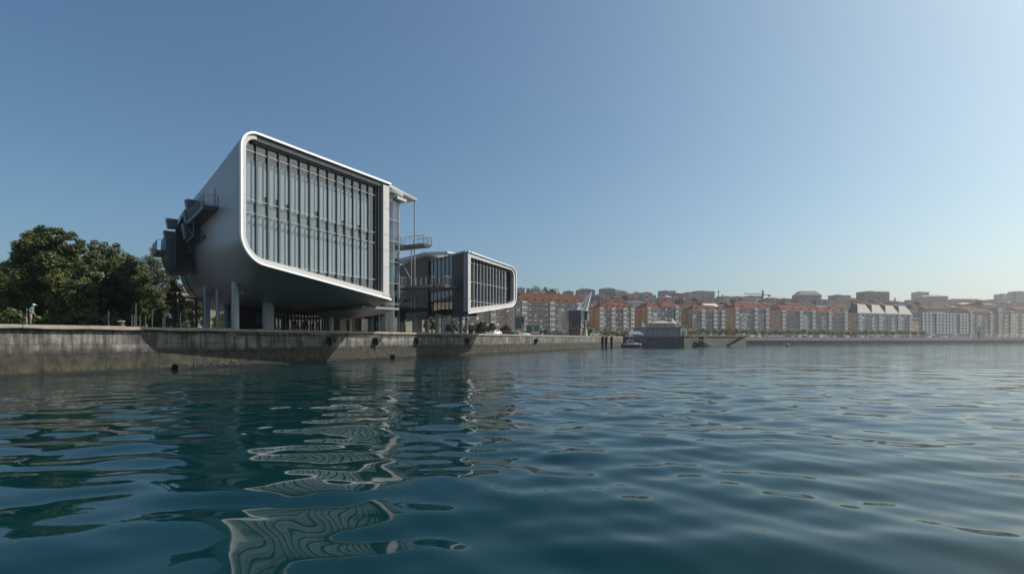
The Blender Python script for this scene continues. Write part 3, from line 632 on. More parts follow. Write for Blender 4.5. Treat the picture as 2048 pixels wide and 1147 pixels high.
# ------------------------------------------------------------------ lift tower and walkways between the two volumes
def walkways():
    B = (52.0, 4.0); root = thing('walkway_tower', 'open steel tower of walkways with glass lift shaft between the two galleries', 'walkway tower', F(*B, 4.25), ROT); off = (B[0], B[1], 4.25)
    m = MB(); m.tube([(50.4, 5.2, 4.3), (50.4, 5.2, 27.2)], 2.6, 28, cap=False); sh = m.build('glass_shaft', M['glass_shaft'], root, off, smooth=True)
    for k in range(14):
        a = 2 * math.pi * k / 14; x, y = 50.4 + 2.62 * math.cos(a), 5.2 + 2.62 * math.sin(a); m = MB(); m.beam((x, y, 4.3), (x, y, 27.2), .07); m.build('mullion', M['steel'], sh, off)
    for z in (8.9, 12.4, 16, 19.5, 23, 26.2):
        m = MB(); m.tube([(50.4, 5.2, z), (50.4, 5.2, z + .12)], 2.66, 28); m.build('shaft_ring', M['steel'], sh, off)
    m = MB(); m.tube([(50.4, 5.2, 4.3), (50.4, 5.2, 27)], 1.3, 14); m.build('lift_core', M['grey_metal'], root, off, smooth=True)
    m = MB(); m.tube([(50.4, 5.2, 27.2), (50.4, 5.2, 27.5), (50.4, 5.2, 28.0)], [2.7, 3.2, 3.3], 28); m.build('shaft_cap', M['frame'], root, off, smooth=True)
    m = MB(); m.hexa([(45, 2.2, 28.4), (56.1, 2.6, 27.75), (56.1, 8, 27.75), (45, 9, 28.4)], [(45, 2.2, 28.9), (56.2, 2.5, 28.15), (56.2, 8, 28.15), (45, 9, 28.9)]); m.build('canopy', M['frame'], root, off)
    m = MB(); m.box(50, 52.4, 1.9, 3.6, 26.6, 27.0); m.build('canopy_beam', M['frame'], root, off)
    for s, i, z1 in ((55.85, 2.9, 27.8), (51.7, 3.0, 26.7), (54.9, 2.9, 18.9)):
        m = MB(); m.tube([(s, i, 8.5 if s > 52 else 10.2), (s, i, z1)], .09 if s < 55.5 else .12, 10); m.build('post', M['steel'], root, off)
    for a, b in (((50.9, 3, 17.9), (55.2, 3, 13.4)), ((50.9, 7.5, 17.9), (55.2, 7.5, 13.4)), ((51.2, 2.9, 8.9), (55.6, 2.9, 12.1))):
        m = MB(); m.beam(a, b, .12); m.build('brace', M['steel'], root, off)
    # upper deck with an arm that reaches towards the water
    def deck(parts, z, th, h, name, mt, sides, glass=()):
        m = MB()
        for (s0, s1, i0, i1) in parts: m.hexa([(s0 + .25, i0 + .25, z - th), (s1 - .25, i0 + .25, z - th), (s1 - .25, i1 - .0, z - th), (s0 + .25, i1, z - th)], [(s0, i0, z), (s1, i0, z), (s1, i1, z), (s0, i1, z)])
        d = m.build(name, mt, root, off)
        for pts in sides:
            m = MB(); rail(m, pts, z, h, 1.0, 4, .07, .07); m.build('railing', M['steel'], d, off)
        for (a, b) in glass:
            m = MB(); a, b = Vector((*a, z + .1)), Vector((*b, z + .1)); m.hexa([a, b, b + Vector((.02, .02, 0)), a + Vector((.02, .02, 0))], [p + Vector((0, 0, h - .2)) for p in (a, b, b + Vector((.02, .02, 0)), a + Vector((.02, .02, 0)))]); m.build('rail_pane', M['rail_glass'], d, off)
    deck([(49, 55.9, 3.0, 8), (53.4, 55.75, -1.0, 3.0)], 19.5, .45, 1.35, 'upper_deck', M['steel'], [[(49, 3.05), (53.4, 3.05), (53.45, -.95), (55.7, -.95), (55.7, 3.0)]], [((49.2, 3.1), (53.2, 3.1)), ((53.5, -.9), (55.6, -.9))])
    deck([(48.5, 56.3, 3.0, 9), (53.6, 56.2, -2.4, 3.0), (54.4, 60.0, -4.6, -2.4)], 12.45, .5, 1.35, 'middle_deck', M['steel'], [[(48.5, 3.05), (53.65, 3.05), (53.65, -2.4), (54.45, -2.4), (54.45, -4.55), (59.95, -4.55), (59.95, -2.45), (56.2, -2.45), (56.2, 3.0)]], [((54.5, -4.5), (59.9, -4.5))])
    deck([(48.2, 57.2, 3.2, 9)], 10.35, .4, 1.1, 'lower_deck', M['grey_metal'], [[(48.2, 3.25), (57.15, 3.25), (57.15, 9)]])
    m = MB(); m.box(44, 62, 13, 13.3, 4.3, 9.2); m.build('lobby_wall', M['cladding'], root, off)
    for k in range(14):
        m = MB(); x = 46.4 + k * 1.1; m.box(x, x + 1.04, 9.6, 9.63, 4.3, 8.6); m.build('lobby_pane', M['glass_dark'], root, off)
    m = MB(); m.hexa([(46, 4.6, 8.5), (63, 4.6, 8.6), (66, 16, 8.2), (48, 16, 8.2)], [(46, 4.4, 8.85), (63.2, 4.4, 8.95), (66, 16, 8.9), (48, 16, 8.9)]); m.build('lobby_roof', M['cladding'], root, off)
walkways()

# ------------------------------------------------------------------ trees
def leaf_mat(name, c1, c2):
    m = bpy.data.materials.new(name); m.use_nodes = True; n = m.node_tree; b = n.nodes['Principled BSDF']; L = n.links.new
    at = n.nodes.new('ShaderNodeAttribute'); at.attribute_name = 'tone'
    r = n.nodes.new('ShaderNodeValToRGB'); e = r.color_ramp.elements; e[0].position = .1; e[1].position = .9; e[0].color = (*c1, 1); e[1].color = (*c2, 1)
    L(at.outputs['Fac'], r.inputs[0]); L(r.outputs[0], b.inputs['Base Color']); b.inputs['Roughness'].default_value = .55
    tr = n.nodes.new('ShaderNodeBsdfTranslucent'); L(r.outputs[0], tr.inputs[0]); mx = n.nodes.new('ShaderNodeMixShader'); mx.inputs[0].default_value = .3
    o = n.nodes['Material Output']; L(b.outputs[0], mx.inputs[1]); L(tr.outputs[0], mx.inputs[2]); L(mx.outputs[0], o.inputs[0])
    return m
M['leaf'] = leaf_mat('plane_leaf', (.026, .044, .008), (.105, .13, .025))
M['leaf_pale'] = leaf_mat('pale_leaf', (.040, .050, .018), (.115, .115, .048))
M['leaf_bright'] = leaf_mat('bright_leaf', (.058, .105, .018), (.18, .25, .05))
M['leaf_far'] = leaf_mat('far_leaf', (.020, .032, .014), (.06, .078, .032))

def leaves(seed, clumps, n, size, mtl, flat=.55):
    """clumps: (x,y,z,r). Leaf quads spread through every clump, denser to its outside"""
    g = np.random.default_rng(seed); C = np.array([c[:3] for c in clumps]); Rr = np.array([c[3] for c in clumps])
    wgt = Rr ** 2; k = g.choice(len(C), n, p=wgt / wgt.sum())
    d = g.normal(size=(n, 3)); d /= np.linalg.norm(d, axis=1)[:, None]
    rad = Rr[k] * g.uniform(.25, 1, n) ** .5 * g.uniform(.85, 1.12, n)
    P = C[k] + d * rad[:, None] * np.array([1, 1, .78])
    nrm = d + g.normal(size=(n, 3)) * .7 + np.array([0, 0, .5]); nrm /= np.linalg.norm(nrm, axis=1)[:, None]
    t = np.cross(nrm, g.normal(size=(n, 3))); t /= np.linalg.norm(t, axis=1)[:, None]; b = np.cross(nrm, t)
    s = size * g.uniform(.55, 1.25, n)[:, None]
    V = np.stack([P - t * s, P + b * s * flat, P + t * s, P - b * s * flat], 1).reshape(-1, 3)
    me = bpy.data.meshes.new('leaves'); me.vertices.add(len(V)); me.vertices.foreach_set('co', V.ravel())
    me.loops.add(n * 4); me.loops.foreach_set('vertex_index', np.arange(n * 4)); me.polygons.add(n); me.polygons.foreach_set('loop_start', np.arange(n) * 4)
    me.update(calc_edges=True); me.materials.append(mtl)
    tone = np.clip(g.normal(.45, .2, len(C))[k] + g.normal(0, .16, n), 0, 1)
    a = me.attributes.new('tone', 'FLOAT', 'FACE'); a.data.foreach_set('value', tone.astype(np.float32))
    return me
def crown_clumps(seed, rx, ry, z0, z1, n, r, spiky=0., squash=1.0):
    g = np.random.default_rng(seed); out = []
    zc = (z0 + z1) / 2; rz = (z1 - z0) / 2
    for _ in range(n):
        while True:
            p = g.uniform(-1, 1, 3); l = np.linalg.norm(p)
            if .35 < l < 1: break
        p *= (.80 + .2 * g.random()) if l > .5 else 1.1
        wz = 1 - .25 * max(0, p[2])                       # narrower towards the top
        out.append((p[0] * rx * wz, p[1] * ry * wz, zc + p[2] * rz * .92, r * g.uniform(.6, 1.25)))
    for _ in range(int(spiky)):
        a = g.uniform(0, 6.28); q = g.uniform(.1, .8); out.append((math.cos(a) * rx * q, math.sin(a) * ry * q, zc + rz * math.sqrt(1 - q * q) * g.uniform(.84, 1.0), r * .5))
    return out
def limbs(seed, h, z_first, rx, r0, clumps, n=7):
    g = random.Random(seed); m = MB(); bend = g.uniform(-.3, .3)
    top = h * .72; m.tube([(0, 0, -.1), (bend * .3, .1, h * .25), (bend, 0, h * .5), (bend * .6, .1, top)], [r0 * 1.25, r0, r0 * .7, r0 * .25], 9)
    for c in g.sample(clumps, min(n, len(clumps))):
        z = max(z_first * .8, min(top * .9, c[2] - abs(c[0]) * .6)); s = (bend * .7, 0, z)
        mid = ((c[0] + s[0]) / 2, (c[1] + s[1]) / 2, (c[2] + z) / 2 + .2); m.tube([s, mid, c[:3]], [r0 * .42, r0 * .28, r0 * .08], 6)
    return m
def tree(label, px, Y, ytop, wpx, seed, mtl='leaf', n=9000, size=.17, zfoot=1.6, ground=4.25, nc=46, spiky=6, group='trees behind the quay', name='tree', cat='tree', r=None, xoff=0):
    x = ray(px, Y); h = hz(ytop, Y) - ground; rx = wpx / 2 * Y / 1024
    root = thing(name, label, cat, (x, Y, ground), random.Random(seed).uniform(0, .4), group)
    cl = crown_clumps(seed, rx, rx * .9, zfoot, h - .35, int(nc * 1.5), r or max(.45, rx * .235), spiky * 2)
    place('crown', leaves(seed, cl, int(n * 1.7), size, M[mtl]), root)
    limbs(seed, h, zfoot, rx, .09 + h * .017, cl).build('trunk', M['bark'], root, smooth=True)
    return root
tree('dense tall green tree, the tallest crown, behind the man in the white cap', 104, 62, 449, 150, 21, n=26000, size=.17, nc=70, spiky=12)
tree('dark green tree cut by the left picture edge behind the wall', 2, 67, 524, 92, 22, n=9000)
tree('green tree with a spiky top shoot in the middle of the left grove', 208, 78, 478, 130, 23, n=18000, nc=54, spiky=9)
tree('rounded tree with paler olive leaves beside the dark service tower', 300, 104, 492, 112, 24, 'leaf_pale', n=15000, nc=50, spiky=3)
tree('deep green tree in front of the pale olive one', 258, 90, 508, 110, 25, n=15000)
tree('low dark tree filling the gap between the two tall left trees', 158, 60, 556, 96, 26, n=9000, zfoot=.6)
tree('small slim tree right beside the rear of the gallery', 350, 92, 546, 36, 27, n=4000)
tree('shaded tree behind the dark escape stair under the rear corner', 386, 112, 584, 62, 39, n=6000, zfoot=.4)
tree('leafy tree filling the notch between the two tallest left crowns', 166, 74, 490, 84, 37, n=12000)
tree('small tree just left of the rear stilts', 356, 97, 600, 36, 38, n=3500, zfoot=.5)
tree('leafy tree hiding the red roofed house left of the gallery', 336, 100, 590, 52, 36, n=5000, zfoot=.5)
tree('low leafy tree at the foot of the tallest one, left of the man', 38, 61, 570, 90, 28, n=8000, zfoot=.5)
for k, (px, Y, yt, wd) in enumerate([(60, 92, 545, 130), (150, 95, 560, 130), (235, 95, 570, 110), (-20, 90, 560, 120)]):
    tree(['shaded tree far back behind the tallest left crown', 'shaded tree far back seen under the grove', 'shaded tree far back behind the deep green tree', 'shaded tree far back at the left edge'][k], px, Y, yt, wd, 40 + k, n=6000, size=.4, zfoot=.4, nc=40)
tree('sunlit green tree seen under the gallery between the stilts', 500, 112, 622, 76, 31, 'leaf_bright', n=5000, zfoot=.8)
tree('leafy tree under the gallery left of the thick stilt', 452, 118, 618, 60, 32, 'leaf_bright', n=4000, zfoot=.8)
tree('small tree beside the dark cafe glazing', 556, 118, 630, 34, 33, 'leaf_bright', n=2500, zfoot=.8)
tree('round yellowish green tree under the charcoal wing', 864, 132, 628, 42, 34, 'leaf_bright', n=4500, zfoot=1.0)
for k, (px, Y, yt, wd, lab) in enumerate([(906, 150, 640, 36, 'young tree by the white stilt of the wing'), (962, 160, 641, 30, 'dark young tree left of the white car'), (984, 165, 645, 26, 'small dark tree behind the white car'), (1012, 170, 648, 24, 'small tree left of the teal kiosk'), (938, 158, 646, 26, 'bushy tree by the open steel stair')]):
    tree(lab, px, Y, yt, wd, 50 + k, 'leaf_far', n=2600, size=.28, zfoot=.8, nc=26, spiky=4, group='young trees on the quay')
def shrub(label, px, Y, ytop, wpx, seed, mtl='leaf'):
    x = ray(px, Y); h = hz(ytop, Y) - 4.25; rx = wpx / 2 * Y / 1024; root = thing('shrub', label, 'shrub', (x, Y, 4.25), 0, 'shrubs along the promenade')
    cl = crown_clumps(seed, rx, rx * .7, .05, h, 18, max(.3, rx * .35), 2); place('foliage', leaves(seed, cl, 2200, .2, M[mtl]), root)
    m = MB(); m.tube([(0, 0, -.05), (0, .05, h * .6)], [.06, .03], 6); m.tube([(0, 0, 0), (rx * .4, 0, h * .6)], [.05, .02], 5); m.build('stem', M['bark'], root)
for k, (px, Y, yt, wd, lab) in enumerate([(175, 56, 617, 52, 'bright green shrub in the middle of the left grove'), (140, 56, 625, 44, 'shrub with grey green leaves right of the man'), (222, 57, 622, 48, 'dark shrub under the tree with the spiky shoot'), (275, 60, 626, 50, 'dark shrub behind the mooring bollard'), (20, 54, 622, 60, 'shrub at the far left behind the wall'), (92, 55, 630, 40, 'low dark shrub just right of the man'), (318, 66, 628, 40, 'shrub behind the person on the bicycle')]):
    shrub(lab, px, Y, yt, wd, 70 + k)

# ------------------------------------------------------------------ the town across the harbour
def wall_mat(name, c): return mat('render_' + name, c, .85, var=.10, scale=.25)
WC = {'stone': (.27, .245, .215), 'brown': (.19, .14, .115), 'pink': (.30, .19, .165), 'orange': (.37, .205, .095), 'white': (.50, .50, .48), 'grey': (.33, .335, .33), 'dark': (.13, .13, .135), 'tan': (.44, .325, .17), 'sand': (.40, .335, .25), 'rose': (.40, .29, .225), 'blue': (.27, .30, .33), 'cream': (.45, .41, .32), 'slate': (.21, .22, .235), 'brick': (.24, .135, .10)}
for k, c in WC.items(): M['w_' + k] = wall_mat(k, c)
M['tile'] = mat('red_roof_tile', (.115, .043, .025), .9, spec=.08, var=.3, scale=.35, bump=.6, bscale=3)
M['tile2'] = mat('brown_roof_tile', (.09, .041, .027), .9, spec=.08, var=.3, scale=.35, bump=.6, bscale=3)
M['slate'] = mat('slate_roof', (.05, .055, .06), .55, var=.2, scale=.4)
M['zinc_and_sunlit'] = mat('pale_zinc_and_sunlit_roof', (.52, .47, .40), .5, var=.12, scale=.4)  # pale roofs on the hill, and the painted sunlight on the mansard slopes
M['flat'] = mat('flat_roof', (.25, .24, .23), .9, var=.15, scale=.3)
M['win'] = mat('window_glass', (.035, .045, .055), .12, spec=.6, var=.4, scale=.5)
M['wframe'] = mat('window_frame', (.62, .62, .60), .6)
M['iron'] = mat('balcony_iron', (.03, .03, .032), .6)
_wc = {}; g_win = random.Random(55)
def win_mesh(wd, ht):
    var = g_win.choice((0, 0, 0, 1, 1, 2)); k = (round(wd, 1), round(ht, 1), var)
    if k not in _wc:
        w2, h = wd / 2, ht; m = MB(); t = .12
        m.cur = 0; m.box(-w2 - t, w2 + t, -.10, .05, -t, 0); m.box(-w2 - t, w2 + t, -.08, .05, h, h + t); m.box(-w2 - t, -w2, -.08, .05, 0, h); m.box(w2, w2 + t, -.08, .05, 0, h); m.box(-.05, .05, -.07, .04, 0, h)
        m.cur = 1; m.poly([(-w2, -.03, 0), (w2, -.03, 0), (w2, -.03, h), (-w2, -.03, h)])
        if var: m.cur = 0; m.box(-w2, w2, -.05, -.034, h * (.55 if var == 1 else .15), h - .005)      # a blind let down
        _wc[k] = m.mesh('window', [M['wframe'], M['win']])
    return _wc[k]
def balc_mesh(wd):
    k = ('b', round(wd, 1))
    if k not in _wc:
        m = MB(); m.cur = 0; m.box(-wd / 2, wd / 2, -.95, .02, -.22, -.02); m.cur = 1
        m.box(-wd / 2, wd / 2, -.95, -.90, .9, 1.0)
        n = int(wd / .22)
        for j in range(n + 1): x = -wd / 2 + .03 + (wd - .06) * j / n; m.box(x - .03, x + .03, -.94, -.90, -.02, .9)
        _wc[k] = m.mesh('balcony', [M['w_sand'], M['iron']])
    return _wc[k]
def gallery_mesh(wd, floors, fh):
    """a glazed bay: white frame with small panes running up the front"""
    k = ('g', round(wd, 1), floors, round(fh, 2))
    if k not in _wc:
        m = MB(); d = .85; H = floors * fh; m.cur = 1; m.box(-wd / 2, wd / 2, -d + .05, .02, 0, H); m.cur = 0
        for f in range(floors + 1): z = f * fh; m.box(-wd / 2 - .08, wd / 2 + .08, -d - .08, .02, z - .35, z + .45)
        for f in range(floors): m.box(-wd / 2 - .02, wd / 2 + .02, -d - .02, .02, f * fh + fh * .62, f * fh + fh * .68)
        n = max(2, round(wd / .75))
        for j in range(n + 1): x = -wd / 2 + wd * j / n; m.box(x - .09, x + .09, -d - .04, -d + .1, 0, H)
        for x in (-wd / 2, wd / 2): m.box(x - .06, x + .06, -.45, -.3, 0, H)
        _wc[k] = m.mesh('glazed_gallery', [M['wframe'], M['win']])
    return _wc[k]
def chimney(root, x, y, z, h, mt='w_brick'):
    m = MB(); m.box(-.45, .45, -.35, .35, -1.2, h); m.box(-.55, .55, -.45, .45, h, h + .15); place('chimney', m.mesh('chimney', M[mt]), root, (x, y, z))

def block(label, X, Y, fdir, wd, dep, ze, zr, base=4.3, front='stone', side=None, roof='tile', floors=5, cols='wwgwwgww', side_cols=2, rtype='hip', dormers=0, over=.6, cat='building', group='waterfront apartment houses', ground_h=4.6, name='apartment_building', chim=2, balc=.3, seed=1):
    g = random.Random(seed); rot = math.atan2(fdir[1], fdir[0]); root = thing(name, label, cat, (X, Y, base), rot, group)
    H = ze - base; side = side or front
    m = MB(); m.cur = 0
    m.poly([(0, 0, 0), (wd, 0, 0), (wd, 0, H), (0, 0, H)]); m.cur = 1
    m.poly([(wd, 0, 0), (wd, dep, 0), (wd, dep, H), (wd, 0, H)]); m.poly([(0, dep, 0), (0, 0, 0), (0, 0, H), (0, dep, H)]); m.poly([(wd, dep, 0), (0, dep, 0), (0, dep, H), (wd, dep, H)]); m.poly([(0, 0, H), (wd, 0, H), (wd, dep, H), (0, dep, H)])
    m.build('wall', [M['w_' + front], M['w_' + side]], root)
    m = MB(); m.box(-over, wd + over, -over, dep + over, H - .25, H + .12); m.build('cornice', M['w_sand' if front not in ('white', 'grey') else 'w_white'], root)
    rh = zr - ze; o = over + .1
    m = MB(); z0 = H + .125
    if rtype == 'hip':
        k = min(dep / 2, wd / 2) * .95
        p = [(-o, -o, z0), (wd + o, -o, z0), (wd + o, dep + o, z0), (-o, dep + o, z0)]; a, b = (k, dep / 2, z0 + rh), (wd - k, dep / 2, z0 + rh)
        m.poly([p[0], p[1], b, a]); m.poly([p[1], p[2], b]); m.poly([p[2], p[3], a, b]); m.poly([p[3], p[0], a]); m.build('roof', M[roof], root)
    elif rtype == 'flat':
        m.box(-.1, wd + .1, -.1, dep + .1, z0, z0 + .5)
        if rh > 1: m.box(wd * .3, wd * .62, dep * .25, dep * .8, z0 + .5, z0 + rh)
        m.build('roof', M['flat'], root)
    elif rtype == 'mansard':
        n = max(1, round(wd / 17)); seg = wd / n; q = .5
        for j in range(n):
            x0, x1 = j * seg, (j + 1) * seg; mm = MB(); mm.cur = 0
            b0 = [(x0 + .1, -q, z0), (x1 - .1, -q, z0), (x1 - .1, dep + q, z0), (x0 + .1, dep + q, z0)]; t = [(x0 + seg * .16, 1.6, z0 + rh * .86), (x1 - seg * .30, 1.6, z0 + rh * .86), (x1 - seg * .30, dep - 2, z0 + rh), (x0 + seg * .16, dep - 2, z0 + rh)]
            mm.poly([b0[3], b0[0], t[0], t[3]]); mm.poly([b0[2], b0[3], t[3], t[2]]); mm.poly(t); mm.cur = 1; mm.poly([b0[0], b0[1], t[1], t[0]]); mm.poly([b0[1], b0[2], t[2], t[1]]); mm.build('roof', [M['slate'], M['zinc_and_sunlit']], root)  # sunlight put into the colour: front and right slopes pale, the others dark
    if dormers:
        for j in range(dormers):
            x = wd * (j + .5) / dormers; s = 1.5; yy = .6; z = z0 + .25
            m = MB(); m.cur = 0; m.box(x - s / 2, x + s / 2, yy, yy + 2.6, z, z + 1.5); m.cur = 1; m.hexa([(x - s / 2 - .15, yy - .2, z + 1.5), (x + s / 2 + .15, yy - .2, z + 1.5), (x + s / 2 + .15, yy + 3, z + 1.5), (x - s / 2 - .15, yy + 3, z + 1.5)], [(x - .1, yy - .2, z + 2.1), (x + .1, yy - .2, z + 2.1), (x + .1, yy + 3, z + 2.1), (x - .1, yy + 3, z + 2.1)]); m.cur = 2; m.poly([(x - .5, yy - .02, z + .3), (x + .5, yy - .02, z + .3), (x + .5, yy - .02, z + 1.35), (x - .5, yy - .02, z + 1.35)])
            m.build('dormer', [M['w_white'], M[roof if roof in ('tile', 'tile2', 'slate') else 'slate'], M['win']], root)
    for j in range(chim): chimney(root, wd * g.uniform(.12, .88), dep * g.uniform(.35, .65), z0 + rh * .8, g.uniform(.8, 1.6))
    fh = (H - ground_h) / floors; nc = len(cols); cw = wd / nc
    for j, c in enumerate(cols):
        x = cw * (j + .5)
        if c == 'g': place('glazed_gallery', gallery_mesh(min(cw * .82, 3.4), floors, fh), root, (x, -.02, ground_h - .1)); continue
        if c == '.': continue
        for f in range(floors):
            z = ground_h + f * fh
            place('window', win_mesh(min(1.4, cw * .5), fh * .60), root, (x, -.02, z + fh * .14))
            if c == 'b': place('balcony', balc_mesh(cw * .86), root, (x, -.02, z + .12))
        if c in 'wb': place('shop_opening', win_mesh(min(2.4, cw * .66), 3.0), root, (x, -.02, .5))
    for j in range(side_cols):
        y = dep * (j + .5) / side_cols
        for f in range(floors): place('window', win_mesh(.9, fh * .52), root, (-.02, y, ground_h + f * fh + fh * .2), -math.pi / 2)
    return root

FD = Vector((.925, .379)); FS = Vector((-.379, .925))
def hit(px, P0, d):
    a = (px - 1024) / 1024; return (a * P0[1] - P0[0]) / (d[0] - a * d[1])
def row_point(px): t = hit(px, (68, 340), FD); return Vector((68, 340)) + FD * t
def front_block(label, p0, p1, eave, ridge, side_px=None, back=0, **kw):
    C = row_point(p0) + FS * back
    if back: C = C + FD * hit(p0, C, FD)
    wd = hit(p1, C, FD); dep = hit(side_px, C, FS) if side_px else kw.pop('dep', 15)
    Ym = C.y + FD.y * wd * .4; kw.setdefault('base', 4.9 if back < 30 else 5)
    return block(label, C.x, C.y, FD, wd, dep, hz(eave, C.y + FD.y * wd * .5), hz(ridge, C.y + dep / 2), **kw)
front_block('brown brick apartment house partly hidden behind the charcoal wing', 897, 1030, 586, 570, dep=14, front='brown', cols='wbgwwbwwgwwbw', side_cols=0, seed=2, floors=5)
front_block('long grey stone apartment house with red roof and white bays behind the stone crane', 1031, 1173, 605, 584, dep=16, roof='tile2', front='stone', cols='wgbbbbgbwbwgw', dormers=9, side_cols=0, seed=3, floors=5, chim=4)
front_block('apartment house with an orange side wall and a pink front with white glazed bays', 1198, 1268, 617, 603, 1179, front='pink', side='orange', cols='gwbgbbgwg', dormers=6, seed=4, floors=5)
front_block('apartment house with a bright orange side wall and narrow white front', 1294, 1322, 616, 603, 1268, front='white', side='orange', cols='gbwb', seed=5, floors=5)
front_block('dark fronted apartment house with red roof above the pier house', 1322, 1363, 613, 602, dep=16, front='dark', cols='bwbbgb', seed=6, floors=5, side_cols=0)
front_block('apartment house with a tan side wall right of the pier house', 1385, 1449, 621, 609, 1363, roof='tile2', front='grey', side='orange', cols='wbgbbgbg', seed=7, floors=5, dormers=3)
front_block('apartment house with yellow side wall and white fronted bays', 1469, 1537, 617, 605, 1449, front='grey', side='tan', cols='gbwwbgbwg', seed=8, floors=5, dormers=2)
front_block('long grey apartment house with continuous balconies and a red tiled roof', 1562, 1694, 623, 611, 1537, front='grey', side='rose', cols='gbbbgwwgbbwgbbbg', seed=9, floors=5, dormers=8, chim=4)
front_block('white apartment house with mansard roofs whose slopes catch the sun', 1714, 1823, 627, 606, 1695, front='white', side='rose', roof='slate', rtype='mansard', cols='gwbbwgwbbwgwbg', seed=10, floors=5, dormers=12, chim=3)
front_block('low pinkish house between the mansard house and the glass fronted block', 1824, 1842, 636, 630, dep=14, front='rose', rtype='flat', cols='www', seed=11, floors=4, side_cols=0)
front_block('blue grey glass fronted block with white horizontal bands', 1842, 1936, 627, 622, dep=18, front='blue', rtype='flat', cols='gggwggggggwggg', seed=12, floors=6, side_cols=0, chim=1)
front_block('beige apartment house with many windows right of the glass fronted block', 1938, 1994, 624, 616, dep=16, front='sand', roof='tile2', cols='gwbwwbwgwb', seed=13, floors=6, side_cols=0)
front_block('tall narrow beige house with bays near the right picture edge', 1994, 2030, 622, 616, dep=16, front='cream', rtype='flat', cols='gwbwgw', seed=14, floors=6, side_cols=0)
front_block('cream corner house cut by the right picture edge', 2031, 2100, 620, 612, dep=16, front='cream', roof='tile2', cols='wbwgwbwwgw', seed=15, floors=6, side_cols=0)
# a green scaffold net on the beige house
C = row_point(1956); m = MB(); d2 = hit(1967, C, FD); m.box(0, d2, -1.3, -.95, 0, 11)
t = thing('scaffold', 'teal scaffold netting hung on the beige house front', 'scaffold', (C.x, C.y, 4.9), math.atan2(FD.y, FD.x)); m.build('net', mat('teal_net', (.05, .22, .19), .8, var=.2, scale=.6), t)
m = MB()
for k in range(4): m.beam((d2 * k / 3, -1.4, 0), (d2 * k / 3, -1.4, 11.5), .1)
for z in (2.5, 5, 7.5, 10): m.beam((0, -1.4, z), (d2, -1.4, z), .1)
m.build('frame', M['grey_metal'], t)

# ---- houses up the hill, each its own
def hill_house(label, x0, x1, top, Y, col='grey', rtype='hip', roof='tile2', floors=4, nwin=None, dep=14, rise=None, group='houses on the hill', name='hill_house', seed=1, extra=None, cat='house', low=None):
    g = random.Random(seed); xa, xb = ray(x0, Y), ray(x1, Y); wd = xb - xa
    rh = (rise if rise is not None else (2.6 if rtype == 'hip' else .7)); zt = hz(top, Y); ze = zt - rh
    zg = min(terrain((xa + xb) / 2, Y), ze - 6) - .5 if low is None else low
    zg = max(zg, ze - floors * 3.6 - 6)
    zg = min(zg, ze - 7); rot = g.uniform(-.10, .30); root = thing(name, label, cat, (xa, Y, zg), rot, group); wd /= math.cos(rot); H = ze - zg
    m = MB(); m.hexa([(0, 0, 0), (wd, 0, 0), (wd, dep, 0), (0, dep, 0)], [(0, 0, H), (wd, 0, H), (wd, dep, H), (0, dep, H)]); m.build('wall', M['w_' + col], root)
    m = MB(); o = .5
    if rtype == 'hip':
        k = min(dep, wd) * .45; p = [(-o, -o, H), (wd + o, -o, H), (wd + o, dep + o, H), (-o, dep + o, H)]; a, b = (k, dep / 2, H + rh), (wd - k, dep / 2, H + rh)
        m.poly(p[::-1]); m.poly([p[0], p[1], b, a]); m.poly([p[1], p[2], b]); m.poly([p[2], p[3], a, b]); m.poly([p[3], p[0], a])
    elif rtype == 'gable':
        m.hexa([(-o, -o, H), (wd + o, -o, H), (wd + o, dep + o, H), (-o, dep + o, H)], [(-o, dep / 2 - .1, H + rh), (wd + o, dep / 2 - .1, H + rh), (wd + o, dep / 2 + .1, H + rh), (-o, dep / 2 + .1, H + rh)])
    elif rtype == 'tower':
        m.hexa([(-.3, -.3, H), (wd + .3, -.3, H), (wd + .3, dep + .3, H), (-.3, dep + .3, H)], [(wd * .2, dep * .2, H + rh), (wd * .8, dep * .2, H + rh), (wd * .8, dep * .8, H + rh), (wd * .2, dep * .8, H + rh)])
    else:
        m.box(-.2, wd + .2, -.2, dep + .2, H + .01, H + .45); m.box(wd * .25, wd * .5, dep * .3, dep * .7, H + .45, H + rh + .8)
    m.build('roof', M[roof], root)
    nw = nwin or max(2, round(wd / 3.6)); fh = 3.3; n_f = min(floors, int(H / fh))
    if floors >= 5 and not extra: extra = 'slab'
    for f in range(n_f):
        z = H - (f + 1) * fh + .9
        if extra == 'slab': m = MB(); m.box(-.1, wd + .1, -.25, .05, z - .95, z - .65); m.build('floor_band', M['w_grey'], root)
        if rtype == 'tower' or extra == 'band':
            m = MB(); m.box(-.8, wd + .8, -.9, .05, z - 1.0, z - .6); m.build('balcony_band', M['w_white' if extra != 'band' else 'w_sand'], root)
        for j in range(nw): place('window', win_mesh(min(1.5, wd / nw * .5), 1.6), root, (wd * (j + .5) / nw, -.02, z))
    if rtype in ('hip', 'gable') and seed % 2: chimney(root, wd * .3, dep * .4, H + rh * .75, 1.0)
    return root
